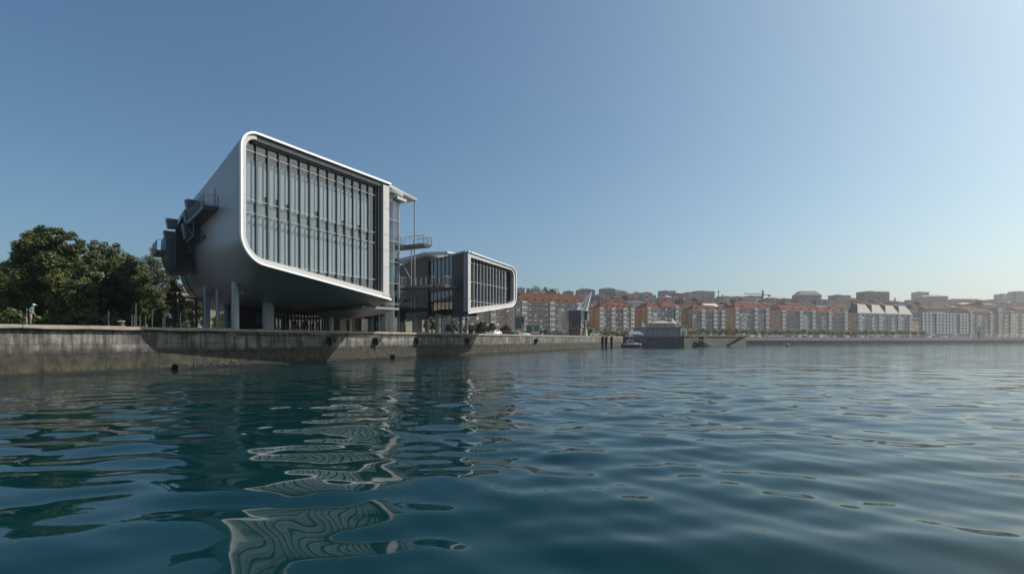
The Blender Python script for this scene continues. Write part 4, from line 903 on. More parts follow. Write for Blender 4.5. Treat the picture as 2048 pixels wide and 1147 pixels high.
HH = [ # x0 x1 top Y colour type roof floors label
 (1127, 1147, 579, 640, 'slate', 'hip', 'slate', 4, 'square grey house with a steep roof right of the hilltop trees'),
 (1157, 1191, 575, 660, 'slate', 'hip', 'slate', 4, 'wide dark hilltop villa with a low hipped roof above the crane'),
 (1200, 1230, 574, 700, 'slate', 'hip', 'slate', 5, 'dark hilltop house with a small turret at its left'),
 (1228, 1256, 578, 690, 'grey', 'hip', 'slate', 5, 'grey house with pale windows right of the turret house'),
 (1257, 1271, 586, 700, 'grey', 'flat', 'flat', 4, 'small grey flat block between two hill houses'),
 (1270, 1288, 582, 720, 'slate', 'hip', 'slate', 4, 'hipped grey house above the cream block with windows'),
 (1288, 1306, 582, 740, 'slate', 'hip', 'tile2', 4, 'second hipped house above the cream block with windows'),
 (1284, 1312, 589, 520, 'cream', 'flat', 'zinc_and_sunlit', 4, 'cream block with rows of windows and a white roof ledge'),
 (1320, 1351, 581, 760, 'slate', 'flat', 'flat', 5, 'grey flat roofed block on the skyline above the dark fronted house'),
 (1350, 1369, 586, 740, 'brick', 'flat', 'tile2', 4, 'reddish block on the skyline right of the grey flat one'),
 (1375, 1396, 584, 720, 'slate', 'flat', 'flat', 5, 'left end of the large dark block on the skyline'),
 (1394, 1433, 581, 730, 'slate', 'flat', 'flat', 6, 'large dark block on the skyline left of the mast'),
 (1440, 1484, 592, 760, 'slate', 'flat', 'flat', 4, 'long low grey block right of the mast'),
 (1492, 1524, 591, 760, 'brick', 'flat', 'flat', 4, 'long brownish block behind the tower crane'),
 (1534, 1556, 594, 640, 'slate', 'tower', 'slate', 3, 'dark building with a steep domed roof right of the crane'),
 (1552, 1574, 598, 640, 'grey', 'hip', 'zinc_and_sunlit', 3, 'building with a bright pale roof right of the domed one'),
 (1570, 1587, 596, 690, 'grey', 'flat', 'flat', 4, 'grey block left of the tall balcony tower'),
 (1597, 1643, 581, 600, 'slate', 'tower', 'flat', 9, 'tall apartment tower with white balcony bands and a sloping top'),
 (1652, 1680, 599, 620, 'slate', 'flat', 'flat', 5, 'lower dark block right of the balcony tower'),
 (1675, 1708, 589, 640, 'slate', 'flat', 'flat', 7, 'stepped dark tower block right of the balcony tower'),
 (1729, 1783, 582, 660, 'brown', 'band', 'flat', 8, 'broad brown tower block with ribbed balcony floors'),
 (1784, 1822, 603, 700, 'brown', 'flat', 'flat', 4, 'low brown block behind the church spire'),
 (1838, 1860, 583, 800, 'cream', 'flat', 'flat', 5, 'pale block with roof aerials on the right skyline'),
 (1843, 1893, 589, 720, 'sand', 'hip', 'slate', 5, 'domed dark roofed building below the pale block with aerials'),
 (1822, 1850, 602, 640, 'sand', 'flat', 'tile2', 4, 'sand coloured house above the glass fronted block'),
 (1866, 1900, 603, 610, 'cream', 'flat', 'flat', 5, 'cream house block left of the green hillside patch'),
 (1907, 1976, 596, 800, 'brown', 'hip', 'tile2', 4, 'long building with a low brown roof on the right skyline'),
 (1974, 2012, 599, 780, 'sand', 'flat', 'tile2', 4, 'sand coloured row on the skyline right of the long roof'),
 (2006, 2034, 587, 900, 'blue', 'flat', 'flat', 5, 'hazy blue grey block near the right edge of the skyline'),
 (2032, 2075, 582, 900, 'slate', 'flat', 'flat', 6, 'taller hazy block cut by the right picture edge'),
 (1990, 2060, 604, 640, 'slate', 'flat', 'flat', 4, 'dark long block above the cream corner house'),
 (1925, 1990, 608, 620, 'rose', 'flat', 'slate', 4, 'rose block with a dark roof above the beige house'),
 (1140, 1165, 592, 480, 'rose', 'hip', 'tile', 3, 'low red roofed house behind the crane jib'),
 (1098, 1128, 588, 430, 'brick', 'hip', 'tile2', 3, 'brown house just above the long red roof'),
 (1122, 1160, 590, 440, 'stone', 'flat', 'flat', 4, 'grey house above the right end of the long red roof'),
 (1206, 1240, 595, 480, 'rose', 'hip', 'tile', 3, 'red roofed house above the pink front'),
 (1238, 1256, 597, 470, 'brick', 'hip', 'tile2', 3, 'house with a brown roof above the pink front'),
 (1312, 1346, 591, 560, 'rose', 'hip', 'tile', 3, 'reddish house below the grey skyline block'),
 (1345, 1372, 594, 560, 'rose', 'hip', 'tile2', 4, 'house with brown roof below the reddish skyline block'),
 (1256, 1284, 597, 520, 'grey', 'gable', 'slate', 3, 'small dark gabled house left of the cream block'),
 (1380, 1420, 601, 540, 'rose', 'hip', 'tile', 3, 'red roofed house under the large dark block'),
 (1420, 1460, 603, 560, 'grey', 'gable', 'flat', 3, 'grey gabled house below the mast'),
 (1500, 1546, 604, 520, 'stone', 'gable', 'zinc_and_sunlit', 3, 'house with a broad pale grey roof below the tower crane'),
 (1585, 1600, 606, 600, 'rose', 'hip', 'tile2', 3, 'little house squeezed left of the balcony tower'),
 (1640, 1660, 607, 610, 'grey', 'flat', 'flat', 3, 'little flat house right of the balcony tower'),
 (1905, 1930, 610, 600, 'slate', 'hip', 'slate', 3, 'small dark house on the green hillside patch'),
 (1700, 1735, 604, 600, 'slate', 'gable', 'slate', 3, 'dark house left of the broad brown tower'),
 (1166, 1206, 590, 470, 'dark', 'flat', 'zinc_and_sunlit', 3, 'dark block with a white roof line behind the crane jib'),
 (1060, 1100, 584, 440, 'brick', 'hip', 'tile', 3, 'red roofed house behind the left end of the long red roof'),
 (1034, 1050, 575, 420, 'white', 'flat', 'flat', 4, 'white house peeking over the red roof by the wing')]
for k, (x0, x1, tp, Y, c, rt, rf, fl, lab) in enumerate(HH): hill_house(lab, x0, x1, tp, Y, c, 'flat' if rt == 'band' else rt, rf, fl, seed=100 + k, rise=(5 if rt == 'tower' else None), extra='band' if rt == 'band' else None, name='tower_block' if fl >= 7 else 'hill_house')

# back rows: roofs that show over the waterfront houses, and the many small houses up the slope
WHERE = [(1130, 'the long red roof'), (1200, 'the stone crane'), (1290, 'the pink fronted house'), (1380, 'the pier house'), (1460, 'the tan walled house'), (1550, 'the yellow walled house'), (1620, 'the left long balconies'), (1705, 'the right long balconies'), (1830, 'the mansard house'), (1940, 'the glass fronted block'), (2100, 'the beige house')]
g = random.Random(31); used_lab = set(); CW = {'rose': 'rose', 'sand': 'sand coloured', 'grey': 'grey', 'cream': 'cream', 'stone': 'stone', 'white': 'white', 'brick': 'brick red', 'pink': 'pink', 'blue': 'blue grey'}; RW = {'tile': 'red roof', 'tile2': 'brown roof', 'slate': 'slate roof', 'zinc_and_sunlit': 'pale roof', 'flat': 'flat roof'}
def auto_house(px, wd, top, Y, k, rows='behind'):
    for _ in range(60):
        c = g.choice(list(CW)); rt = g.choices(['hip', 'gable', 'flat'], [5, 3, 2])[0]; rf = 'flat' if rt == 'flat' else g.choices(['tile', 'tile2', 'slate', 'zinc_and_sunlit'], [5, 4, 2, 1])[0]
        lab = '%s house with a %s %s %s' % (CW[c], RW[rf], rows, next(n for x, n in WHERE if px < x))
        if lab not in used_lab: break
    used_lab.add(lab); hill_house(lab, px - wd / 2, px + wd / 2, top, Y, c, rt, rf, 4, seed=600 + k, rise=g.uniform(1.6, 3.2))
px, k = 1045, 0
while px < 2040:
    wd = g.uniform(22, 46); e = np.interp(px, [1030, 1170, 1200, 1270, 1330, 1450, 1540, 1700, 1830, 2040], [584, 586, 600, 601, 600, 606, 604, 608, 612, 612]); auto_house(px, wd, e + g.uniform(-3, 4), np.interp(px, [1040, 2040], [370, 590]) + g.uniform(0, 30), k, 'just behind'); px += wd * g.uniform(.75, 1.0); k += 1
for lev, Yf in ((.35, 520), (.7, 640)):
    px = 1050 + 20 * lev
    while px < 2040:
        wd = g.uniform(12, 30); hi = np.interp(px, [1040, 1300, 1600, 2040], [580, 585, 594, 598]); lo = np.interp(px, [1040, 2040], [592, 612]); auto_house(px, wd, lo + (hi - lo) * lev + g.uniform(-4, 4), Yf + np.interp(px, [1040, 2040], [0, 130]) + g.uniform(-20, 20), k, 'upslope of' if lev < .5 else 'high above'); px += wd * g.uniform(.9, 1.6); k += 1

# ------------------------------------------------------------------ far promenade, pier, slipways
M['pile'] = mat('pile_concrete', (.34, .34, .33), .85, var=.25, scale=.8)
M['quay_face'] = mat('far_quay_face', (.20, .197, .185), .85, var=.25, scale=.5, stretch=(1, 1, .4))
M['dark_stone'] = mat('dark_tidal_stone', (.075, .078, .075), .85, var=.35, scale=.8)
FQ = [(152, 341), (275, 404), (430, 478), (900, 655)]
def promenade():
    root = thing('promenade_quay', 'long grey promenade quay on a row of pale piles over dark water', 'quay')
    m = MB(); mp = MB(); mb = MB()
    for a, b in zip(FQ, FQ[1:]):
        a, b = Vector((*a, 0)), Vector((*b, 0)); d = (b - a).normalized(); n = Vector((d.y, -d.x, 0)); L = (b - a).length
        for z0, z1, o0, o1, t in ((2.5, 4.9, .0, -30, m), (-2, 2.5, -3.0, -30, mb)):
            t.hexa([a + n * o0 + Vector((0, 0, z0)), b + n * o0 + Vector((0, 0, z0)), b + n * o1 + Vector((0, 0, z0)), a + n * o1 + Vector((0, 0, z0))], [p + Vector((0, 0, z1 - z0)) for p in (a + n * o0 + Vector((0, 0, z0)), b + n * o0 + Vector((0, 0, z0)), b + n * o1 + Vector((0, 0, z0)), a + n * o1 + Vector((0, 0, z0)))])
        k = 1.0
        while k < min(L, 320):
            p = a + d * k + n * -.4; mp.beam((p.x, p.y, -2), (p.x, p.y, 2.5), .55); k += 2.4
    m.build('deck', M['quay_face'], root); mb.build('recess', M['dark_stone'], root); mp.build('pile', M['pile'], root, kind='stuff')
    m = MB()
    for a, b in zip(FQ, FQ[1:]):
        a, b = Vector((*a, 0)), Vector((*b, 0)); n = int((b - a).length / 2.5)
        for k in range(min(n, 110)): p = a + (b - a) * k / n; m.beam((p.x, p.y + .4, 4.9), (p.x, p.y + .4, 5.9), .07)
        m.beam((a.x, a.y + .4, 5.9), (b.x, b.y + .4, 5.9), .07); m.beam((a.x, a.y + .4, 5.4), (b.x, b.y + .4, 5.4), .04)
    m.build('railing', M['steel'], root)
promenade()
M['pier_stone'] = mat('stained_pier_stone', (.075, .073, .066), .85, var=.4, scale=.6, bump=.4)
def pier():
    root = thing('stone_pier', 'dark stone pier below the pier house with slanting steps down to the water', 'pier')
    m = MB(); m.prism([(46.5, 214.2), (71.5, 212.8), (71.8, 235), (40, 240)], -2, 4.22); m.build('pier_head', M['dark_stone'], root)
    m = MB(); m.prism([(71.5, 214), (110.5, 246), (150, 345), (71.8, 300)], -2, 4.6); m.build('pier_wall', M['pier_stone'], root)
    m = MB(); m.prism([(71.6, 213.6), (110.8, 245.7), (110, 246.8), (71.6, 215)], 4.61, 4.85); m.build('coping', M['coping'], root)
    for lab, a, b in (('step_flight', (80, 219.6), (95, 232.0)), ('step_flight', (109, 243.2), (97, 233.2))):
        A, B = Vector((*a, 0)), Vector((*b, 0)); d = (B - A); n = Vector((d.y, -d.x, 0)).normalized()
        if n.y > 0: n = -n
        m = MB()
        for k in range(14):
            p, q = A + d * k / 14, A + d * (k + 1) / 14; z = 4.4 - 4.2 * k / 14
            m.hexa([p + Vector((0, 0, -1)), q + Vector((0, 0, -1)), q + n * 2.4 + Vector((0, 0, -1)), p + n * 2.4 + Vector((0, 0, -1))], [p + Vector((0, 0, z)), q + Vector((0, 0, z)), q + n * 2.4 + Vector((0, 0, z)), p + n * 2.4 + Vector((0, 0, z))])
        m.build(lab, M['pier_stone'], root)
    m = MB(); m.beam((75, 212.6, 4.2), (88, 222, .3), .5, .2); m.build('pale_ramp', M['coping'], root)
pier()
def gangway():
    t = thing('gangway', 'pale gangway sloping from the pier down to the water behind the boat', 'gangway', (54.5, 209.5, 0))
    m = MB(); m.beam((-5.5, 0, 4.3), (0, -.6, 1.9), 1.3, .18); m.beam((2, -.8, 2.0), (7, -1.8, .35), 1.0, .16); m.build('deck', M['coping'], t)
    m = MB()
    for y in (-.6, .6): m.beam((-5.5, y, 5.2), (0, y - .6, 2.8), .06); [m.beam((-5.5 + 1.1 * k, y - .12 * k, 4.3 - .48 * k), (-5.5 + 1.1 * k, y - .12 * k, 5.2 - .48 * k), .05) for k in range(6)]
    m.build('railing', M['steel'], t)
gangway()

M['pier_roof'] = mat('weathered_grey_roof', (.25, .225, .205), .7, var=.2, scale=.6)
def pier_house():
    Y = 217; x0, x1 = ray(1281, Y), ray(1361, Y); B = (x0, Y, 4.22); wd = x1 - x0; dp = 13
    root = thing('pier_house', 'low pier house with shaded blue grey walls, hipped pale roof and a bright arched loggia', 'pier house', B)
    zt = hz(655, Y) - 4.22; m = MB(); m.box(0, wd, 0, dp, 0, zt); m.build('wall', mat('pier_house_shaded_wall', (.17, .19, .205), .8, var=.1, scale=.4), root)  # the shade on the front is mixed into this dark blue grey
    m = MB(); m.box(-.4, wd + 2.9, -.4, dp + .4, zt, zt + .45); m.build('cornice', M['w_sand'], root)
    for k in range(1, 8):
        m = MB(); x = wd * k / 8; m.box(x - .18, x + .18, -.12, .02, 0, zt); m.build('pilaster', M['w_blue'], root)
    for k in range(7):
        x = wd * (k + .7) / 8.4; m = MB(); m.box(x - .55, x + .55, -.05, .02, 1.0, zt - 1.0); m.build('panel', M['w_slate'], root)
    m = MB()
    for k in range(11): m.box(wd * k / 11 + .1, wd * k / 11 + .45, -.2, .15, zt + .45, zt + 1.15)
    m.box(0, wd, -.1, .1, zt + 1.1, zt + 1.3); m.build('parapet', M['w_sand'], root)
    xa, xb = ray(1308, Y) - x0, ray(1351, Y) - x0; z = zt + .45; rz = hz(640, Y) - 4.22
    m = MB(); m.box(xa, xb, 2.5, 11, z, z + 1.6); m.build('upper_storey', M['w_slate'], root)
    z += 1.6; m = MB(); p = [(xa - .4, 2.1, z), (xb + .4, 2.1, z), (xb + .4, 11.4, z), (xa - .4, 11.4, z)]; a, b = (xa + 4, 6.7, rz), (xb - 3, 6.7, rz)
    m.poly(p[::-1]); m.poly([p[0], p[1], b, a]); m.poly([p[1], p[2], b]); m.poly([p[2], p[3], a, b]); m.poly([p[3], p[0], a]); m.build('roof', M['pier_roof'], root)
    xr = ray(1352, Y) - x0; m = MB(); m.tube([(xr, 6, z - .2), (xr, 6, z + .1), (xr, 6, z + 1.0), (xr, 6, z + 2.4)], [2.2, 2.1, 1.2, .05], 12); m.build('turret_roof', M['pier_roof'], root)
    # little corner turret on the left
    m = MB(); m.tube([(.9, .7, 0), (.9, .7, zt + .5)], .95, 10); tu = m.build('turret', M['w_slate'], root)
    m = MB(); m.tube([(.9, .7, zt + .5), (.9, .7, zt + .9), (.9, .7, zt + 1.6), (.9, .7, zt + 3.6)], [1.5, 1.1, .5, .03], 10); m.build('cap', M['pier_roof'], tu)
    # loggia with arches on the right
    lx = wd; 
    for k, (xx, yy) in enumerate([(lx + .05, .1), (lx + 2.3, .1), (lx + 2.3, 3.4), (lx + 2.3, 6.7)]):
        m = MB(); m.box(xx, xx + .45, yy, yy + .45, 0, zt); m.build('pier', M['rim'], root)
    def arch(P0, P1, nm):
        m = MB(); P0, P1 = Vector(P0), Vector(P1); n = 8; r = (P1 - P0).length / 2; d = (P1 - P0).normalized(); pr = d.cross(Vector((0, 0, 1))) * .2
        for k in range(n):
            a0, a1 = math.pi * k / n, math.pi * (k + 1) / n
            p, q = P0 + d * r * (1 - math.cos(a0)), P0 + d * r * (1 - math.cos(a1)); zp, zq = zt - 1.5 - r + r * math.sin(a0) + r * .2, zt - 1.5 - r + r * math.sin(a1) + r * .2
            m.hexa([p - pr + Vector((0, 0, zp)), q - pr + Vector((0, 0, zq)), q + pr + Vector((0, 0, zq)), p + pr + Vector((0, 0, zp))], [p - pr + Vector((0, 0, zt)), q - pr + Vector((0, 0, zt)), q + pr + Vector((0, 0, zt)), p + pr + Vector((0, 0, zt))])
        m.build(nm, M['rim'], root)
    arch((lx + .5, .3, 0), (lx + 2.3, .3, 0), 'arch'); arch((lx + 2.5, .55, 0), (lx + 2.5, 3.4, 0), 'arch'); arch((lx + 2.5, 3.85, 0), (lx + 2.5, 6.7, 0), 'arch')
    for k in range(4):
        m = MB(); m.tube([(lx + .2 + k * .8, -.2, zt + .45), (lx + .2 + k * .8, -.2, zt + .8), (lx + .2 + k * .8, -.2, zt + 1.2)], [.12, .22, .05], 8); m.build('finial', M['w_sand'], root)
pier_house()

# ------------------------------------------------------------------ the stone crane, kiosk and other things on the quay
def crane():
    Y = 168; x = ray(1170, Y); B = (x, Y, 4.25); k = Y / 1024
    X = lambda px: (px - 1170) * k
    Z = lambda py: hz(py, Y) - 4.25
    root = thing('stone_crane', 'old harbour crane with stone pillar, grey cabin and white jib', 'crane', B)
    m = MB(); m.tube([(0, 0, 0), (0, 0, .5), (0, 0, 2.2), (0, 0, 2.6), (0, 0, 2.8)], [.92, .85, .68, .66, .78], 14); m.build('pillar', mat('crane_stone', (.42, .32, .22), .8, var=.2, scale=1.5, bump=.4), root, smooth=True)
    m = MB(); m.tube([(0, 0, 2.8), (0, 0, Z(643))], .4, 10); m.tube([(.2, -.5, 3.3), (.2, -.5, 3.9)], .28, 8); m.build('pivot', M['steel'], root)
    z0, z1 = Z(641.5), Z(622); m = MB(); m.hexa([(X(1136), -2.4, z0), (X(1159.5), -3.0, z0), (X(1159.5), 2.4, z0), (X(1136), 2.4, z0)], [(X(1136), -2.4, z1 + .2), (X(1159.5), -3.0, z1), (X(1159.5), 2.4, z1), (X(1136), 2.4, z1 + .2)]); cb = m.build('cabin', M['teal_grey'], root)
    m = MB(); m.hexa([(X(1159.6), -2.9, z0), (X(1177), -1.2, z0 + .2), (X(1177), 2.4, z0 + .2), (X(1159.6), 2.4, z0)], [(X(1159.6), -2.9, z1), (X(1177), -1.2, z1 - .2), (X(1177), 2.4, z1 - .2), (X(1159.6), 2.4, z1)]); m.build('cabin_side', M['steel'], root)
    m = MB(); m.box(X(1168), X(1172.5), -2.25, -1.9, z0 + .25, z1 - .3); m.build('cabin_door', M['dark_metal'], cb)
    # dark glazed box that hangs beneath the cabin
    m = MB(); m.box(X(1137), X(1160), -1.8, 2.2, Z(655), z0); lb = m.build('lower_cabin', M['win'], root)
    m = MB()
    for px in (1137, 1141.5, 1153, 1155.5, 1160): m.box(X(px) - .07, X(px) + .07, -1.88, -1.78, Z(655), z0)
    m.box(X(1136.5), X(1160.5), -1.95, 2.2, Z(656.5), Z(655)); m.build('frame', M['grey_metal'], lb)
    m = MB(); m.box(X(1138), X(1160), -1.2, 2, 0, Z(656.5)); m.build('brown_base', M['brown_soffit'], root)
    # jib: three pairs of struts up to the sheave head and a tie bar
    apex = (X(1182), -1.0, Z(581.5)); b = [(X(1152.5), -1.6, Z(620)), (X(1163), -2.0, Z(620.5)), (X(1172), -2.2, Z(622))]
    for p in b:
        m = MB(); m.beam(p, apex, .22); m.build('jib_strut', M['rim'], root)
    for p in ((X(1156), 1.6, Z(620)), (X(1174), 1.5, Z(622))):
        m = MB(); m.beam(p, apex, .16); m.build('jib_strut', M['rim'], root)
    m = MB(); lerp = lambda p, t: tuple(p[j] + (apex[j] - p[j]) * t for j in range(3))
    for t in (.2, .4, .6, .8): m.beam(lerp(b[1], t), lerp(b[2], t + .1), .10); m.beam(lerp(b[1], t), lerp(b[2], t - .08), .08)
    m.build('lattice', M['rim'], root)
    m = MB(); m.hexa([(X(1150), -2.6, Z(620.4)), (X(1178), -2.7, Z(623.4)), (X(1178), 1.8, Z(623.4)), (X(1150), 1.8, Z(620.4))], [(X(1150), -2.6, Z(619)), (X(1178), -2.7, Z(622.2)), (X(1178), 1.8, Z(622.2)), (X(1150), 1.8, Z(619))]); m.build('jib_deck', M['rim'], root)
    m = MB(); m.beam((X(1164), -1.0, Z(582.6)), (X(1186), -1.0, Z(580.8)), .2); m.beam((X(1181), -1, Z(581)), (X(1176), -1, Z(592)), .5, .3); m.build('head_bar', M['steel'], root)
crane()
def kiosk():
    Y = 150; B = (ray(1040, Y), Y, 4.25); root = thing('kiosk', 'tall teal metal box on legs on the quay', 'kiosk', B); m = MB()
    Z = lambda py: hz(py, Y) - 4.25
    m.hexa([(-1.25, -1, Z(657)), (1.2, -1.1, Z(657)), (1.2, 1, Z(657)), (-1.25, 1, Z(657))], [(-1.4, -1.1, Z(635.5)), (1.35, -1.3, Z(635)), (1.35, 1.1, Z(635)), (-1.4, 1.1, Z(635.5))]); M['teal'] = mat('teal_paint', (.035, .105, .115), .5, var=.15, scale=1.5); m.build('body', M['teal'], root)
    m = MB(); m.box(-1.6, 1.6, -1.4, 1.2, Z(635), Z(633.6)); m.build('roof', M['teal'], root)
    for x in (-1, .95):
        for y in (-.8, .8): m = MB(); m.box(x - .08, x + .08, y - .08, y + .08, 0, Z(657)); m.build('leg', M['teal'], root)
    m = MB(); m.box(.55, .95, -1.32, -1.15, Z(642), Z(638)); m.build('opening', M['black'], root)
    t = thing('pink_column', 'faded pink slanted column beside the tall teal box', 'column', (ray(1047, 148), 148, 4.25)); m = MB(); m.hexa([(-.35, -.3, 0), (.35, -.3, 0), (.35, .3, 0), (-.35, .3, 0)], [(-.5, -.3, hz(647, 148) - 4.25), (.05, -.3, hz(647, 148) - 4.25), (.05, .3, hz(647, 148) - 4.25), (-.5, .3, hz(647, 148) - 4.25)]); m.build('shaft', mat('faded_pink', (.42, .25, .2), .8, var=.2, scale=2), t)
    m = MB(); m.box(-.9, -.3, -.34, -.2, 1.2, 1.5); m.build('arm', M['w_pink'], t)
    for k, (px, lab) in enumerate([(1059, 'teal funnel shaped planter nearer to the tall teal box'), (1073, 'teal funnel shaped planter nearer to the stone crane')]):
        t = thing('planter', lab, 'planter', (ray(px, 152), 152, 4.25), 0, 'funnel shaped planters on the quay'); m = MB(); h = hz(650.5, 152) - 4.25
        m.hexa([(-.45, -.4, .4), (.45, -.4, .4), (.45, .4, .4), (-.45, .4, .4)], [(-1.0, -.8, h), (.85, -.8, h), (.85, .8, h), (-1.0, .8, h)]); m.build('funnel', M['teal'], t)
        m = MB(); m.box(-.25, .25, -.25, .25, 0, .4); m.build('foot', M['teal_grey'], t)
    t = thing('rowing_boat', 'upturned pale teal dinghy lying on the quay edge', 'dinghy', (ray(1051, 143), 143, 4.25), .4); m = MB(); rings = []
    for k in range(9):
        u = -1 + 2 * k / 8; wv = .55 * math.sqrt(max(.02, 1 - u * u)); rings.append([(u * 1.5, wv * math.cos(a), .05 + .6 * math.sin(a) * (1 - .4 * u * u)) for a in np.linspace(0, math.pi, 9)])
    m.loft(rings); m.build('hull', mat('pale_teal', (.22, .36, .38), .6), t, smooth='all'); m = MB(); m.beam((-1.5, 0, .62), (1.5, 0, .62), .06); m.build('keel', M['teal'], t)
    t = thing('market_stall', 'white topped stall with teal legs on the quay beside the dinghy', 'stall', (ray(1070, 146), 146, 4.25)); m = MB(); h = hz(663.5, 146) - 4.25
    m.box(-1.0, 1.0, -.6, .6, h - .25, h); m.build('top', M['rim'], t)
    for x in (-.55, .5): m = MB(); m.beam((x, -.3, 0), (x + .12, -.3, h - .25), .3); m.build('leg', M['teal'], t)
    t = thing('fuel_post', 'white service post with a red stripe on the quay', 'post', (ray(1085, 146), 146, 4.25)); m = MB(); m.box(-.18, .18, -.15, .15, 0, 1.0); m.build('body', M['rim'], t); m = MB(); m.box(-.185, .185, -.155, .155, .45, .62); m.build('stripe', M['w_brick'], t)
    t = thing('info_board', 'black notice board with white top strip left of the crane', 'notice board', (ray(1086, 158), 158, 4.25)); m = MB(); z = hz(656, 158) - 4.25; m.box(-.75, .75, -.06, .06, .7, z); m.build('panel', M['black'], t); m = MB(); m.box(-.6, .6, -.09, -.065, z - .5, z - .15); m.build('strip', M['rim'], t)
    for x in (-.65, .65): m = MB(); m.box(x - .05, x + .05, -.05, .05, 0, .7); m.build('leg', M['black'], t)
kiosk()
# dark pontoon piles in front of the quay end
for k, px in enumerate((1205.5, 1212.5, 1223.5)):
    Y = 170 + k * 3; s_, i_ = 0, 0
    p = Vector((-40.4, 40.4)); a = (px - 1024) / 1024; s_ = (a * (O.y - .35 * I.y) - (O.x - .35 * I.x)) / (D.x - a * D.y); w_ = F(s_, -.35)
    t = thing('mooring_pile', ['left one of the three black piles at the quay end', 'middle one of the three black piles at the quay end', 'right one of the three black piles at the quay end'][k], 'pile', (w_.x, w_.y, 0), ROT, 'black piles at the quay end'); m = MB()
    m.tube([(0, 0, -1.5), (0, 0, .6), (.06, 0, 1.8), (-.02, 0, 2.5)], [.34, .36, .40, .42], 10); m.build('shaft', M['rubber'], t); m = MB(); m.tube([(0, 0, 2.5), (.05, 0, 3.3), (.05, 0, 4.1), (0, 0, 4.35)], [.5, .56, .5, .2], 10); m.build('fender', M['rubber'], t, smooth=True)

# ------------------------------------------------------------------ boats and buoy
def boat():
    Y = 203; root = thing('motor_boat', 'small white cabin boat with a dark red hull moored past the quay end', 'boat', (ray(1264, Y), Y, 0), -.12); L = 7.0
    rings = []
    for k in range(11):
        u = -1 + 2 * k / 10; w_ = 1.15 * (1 - max(0, u) ** 2.6 * .95); sh = 1.25 + .35 * max(0, u) ** 2
        rings.append([(u * L / 2 + (.25 * max(0, u) if True else 0), y * w_, z) for y, z in ((-1, sh), (-.96, .5), (-.6, -.2), (0, -.45), (.6, -.2), (.96, .5), (1, sh))])
    m = MB(); m.loft(rings); m.poly([r[0] for r in rings] + [r[-1] for r in rings[::-1]]); m.poly(rings[0]); m.build('hull', mat('boat_red', (.16, .03, .03), .45, var=.15, scale=1), root)
    m = MB(); m.loft([[(x, y * 1.02, z) for x, y, z in (r[0],)] + [(r[0][0], r[0][1] * 1.03, r[0][2] - .22)] for r in rings]); m.loft([[(r[-1][0], r[-1][1] * 1.03, r[-1][2])] + [(r[-1][0], r[-1][1] * 1.03, r[-1][2] - .22)] for r in rings]); m.build('rubbing_strip', M['rim'], root)
    m = MB(); m.hexa([(-2.2, -.9, 1.2), (1.2, -.9, 1.2), (1.2, .9, 1.2), (-2.2, .9, 1.2)], [(-2.0, -.75, 3.1), (.7, -.75, 3.1), (.7, .75, 3.1), (-2.0, .75, 3.1)]); cb = m.build('cabin', M['rim'], root)
    for x in (-1.6, -.7, .2): m = MB(); m.hexa([(x, -.93, 1.9), (x + .65, -.93, 1.9), (x + .65, -.7, 1.9), (x, -.7, 1.9)], [(x, -.84, 2.7), (x + .6, -.84, 2.7), (x + .6, -.7, 2.7), (x, -.7, 2.7)]); m.build('cabin_window', M['win'], cb)
    m = MB(); m.hexa([(1.1, -.95, 1.2), (2.5, -.6, 1.35), (2.5, .6, 1.35), (1.1, .95, 1.2)], [(1.1, -.8, 1.9), (2.3, -.5, 1.75), (2.3, .5, 1.75), (1.1, .8, 1.9)]); m.build('foredeck', M['rim'], root)
    m = MB(); m.box(-2.1, .9, -.85, .85, 3.1, 3.2); m.build('roof', M['w_pink'], root); m = MB(); m.tube([(-1, 0, 3.2), (-1, 0, 4.9)], .03, 6); m.build('mast', M['rim'], root)
    m = MB(); rail(m, [(1.3, -.95), (3.2, -.3), (3.2, .3), (1.3, .95)], 1.55, .6, .7, 1, .03, .03); m.build('railing', M['steel'], root)
    m = MB(); m.box(1.9, 3.0, -.93, -.86, .5, 1.1) if False else m.box(-3.3, -2.5, -.7, .7, 1.25, 1.9); m.build('stern_box', M['w_grey'], root)
    t = thing('tent_canopy', 'low grey fabric canopy behind the red hulled boat', 'canopy', (ray(1273, 211), 213, 4.2)); m = MB(); m.hexa([(-3.3, -2, 1.2), (3.2, -2, .8), (3.2, 2, .8), (-3.3, 2, 1.2)], [(-2.6, -1.2, 2.3), (1.6, -1.2, 2.3), (1.6, 1.2, 2.3), (-2.6, 1.2, 2.3)]); m.build('cover', mat('grey_canvas', (.25, .28, .30), .8, var=.1, scale=1), t)
    for x in (-3, 3):
        for y in (-1.8, 1.8): m = MB(); m.beam((x, y, 0), (x, y, 1.1), .1); m.build('leg', M['steel'], t)
boat()
Y = 245; t = thing('buoy', 'small yellow and black mooring buoy floating in front of the promenade', 'buoy', (ray(1575, Y), Y, 0)); m = MB(); m.tube([(0, 0, -.4), (0, 0, 0), (0, 0, .6), (0, 0, 1.1), (0, 0, 1.3)], [.3, .75, .85, .55, .1], 12); m.build('float', mat('buoy_yellow', (.22, .18, .04), .6, var=.3, scale=3), t, smooth=True); m = MB(); m.tube([(0, 0, 1.25), (0, 0, 3.2)], .05, 6); m.build('staff', M['grey_metal'], t)

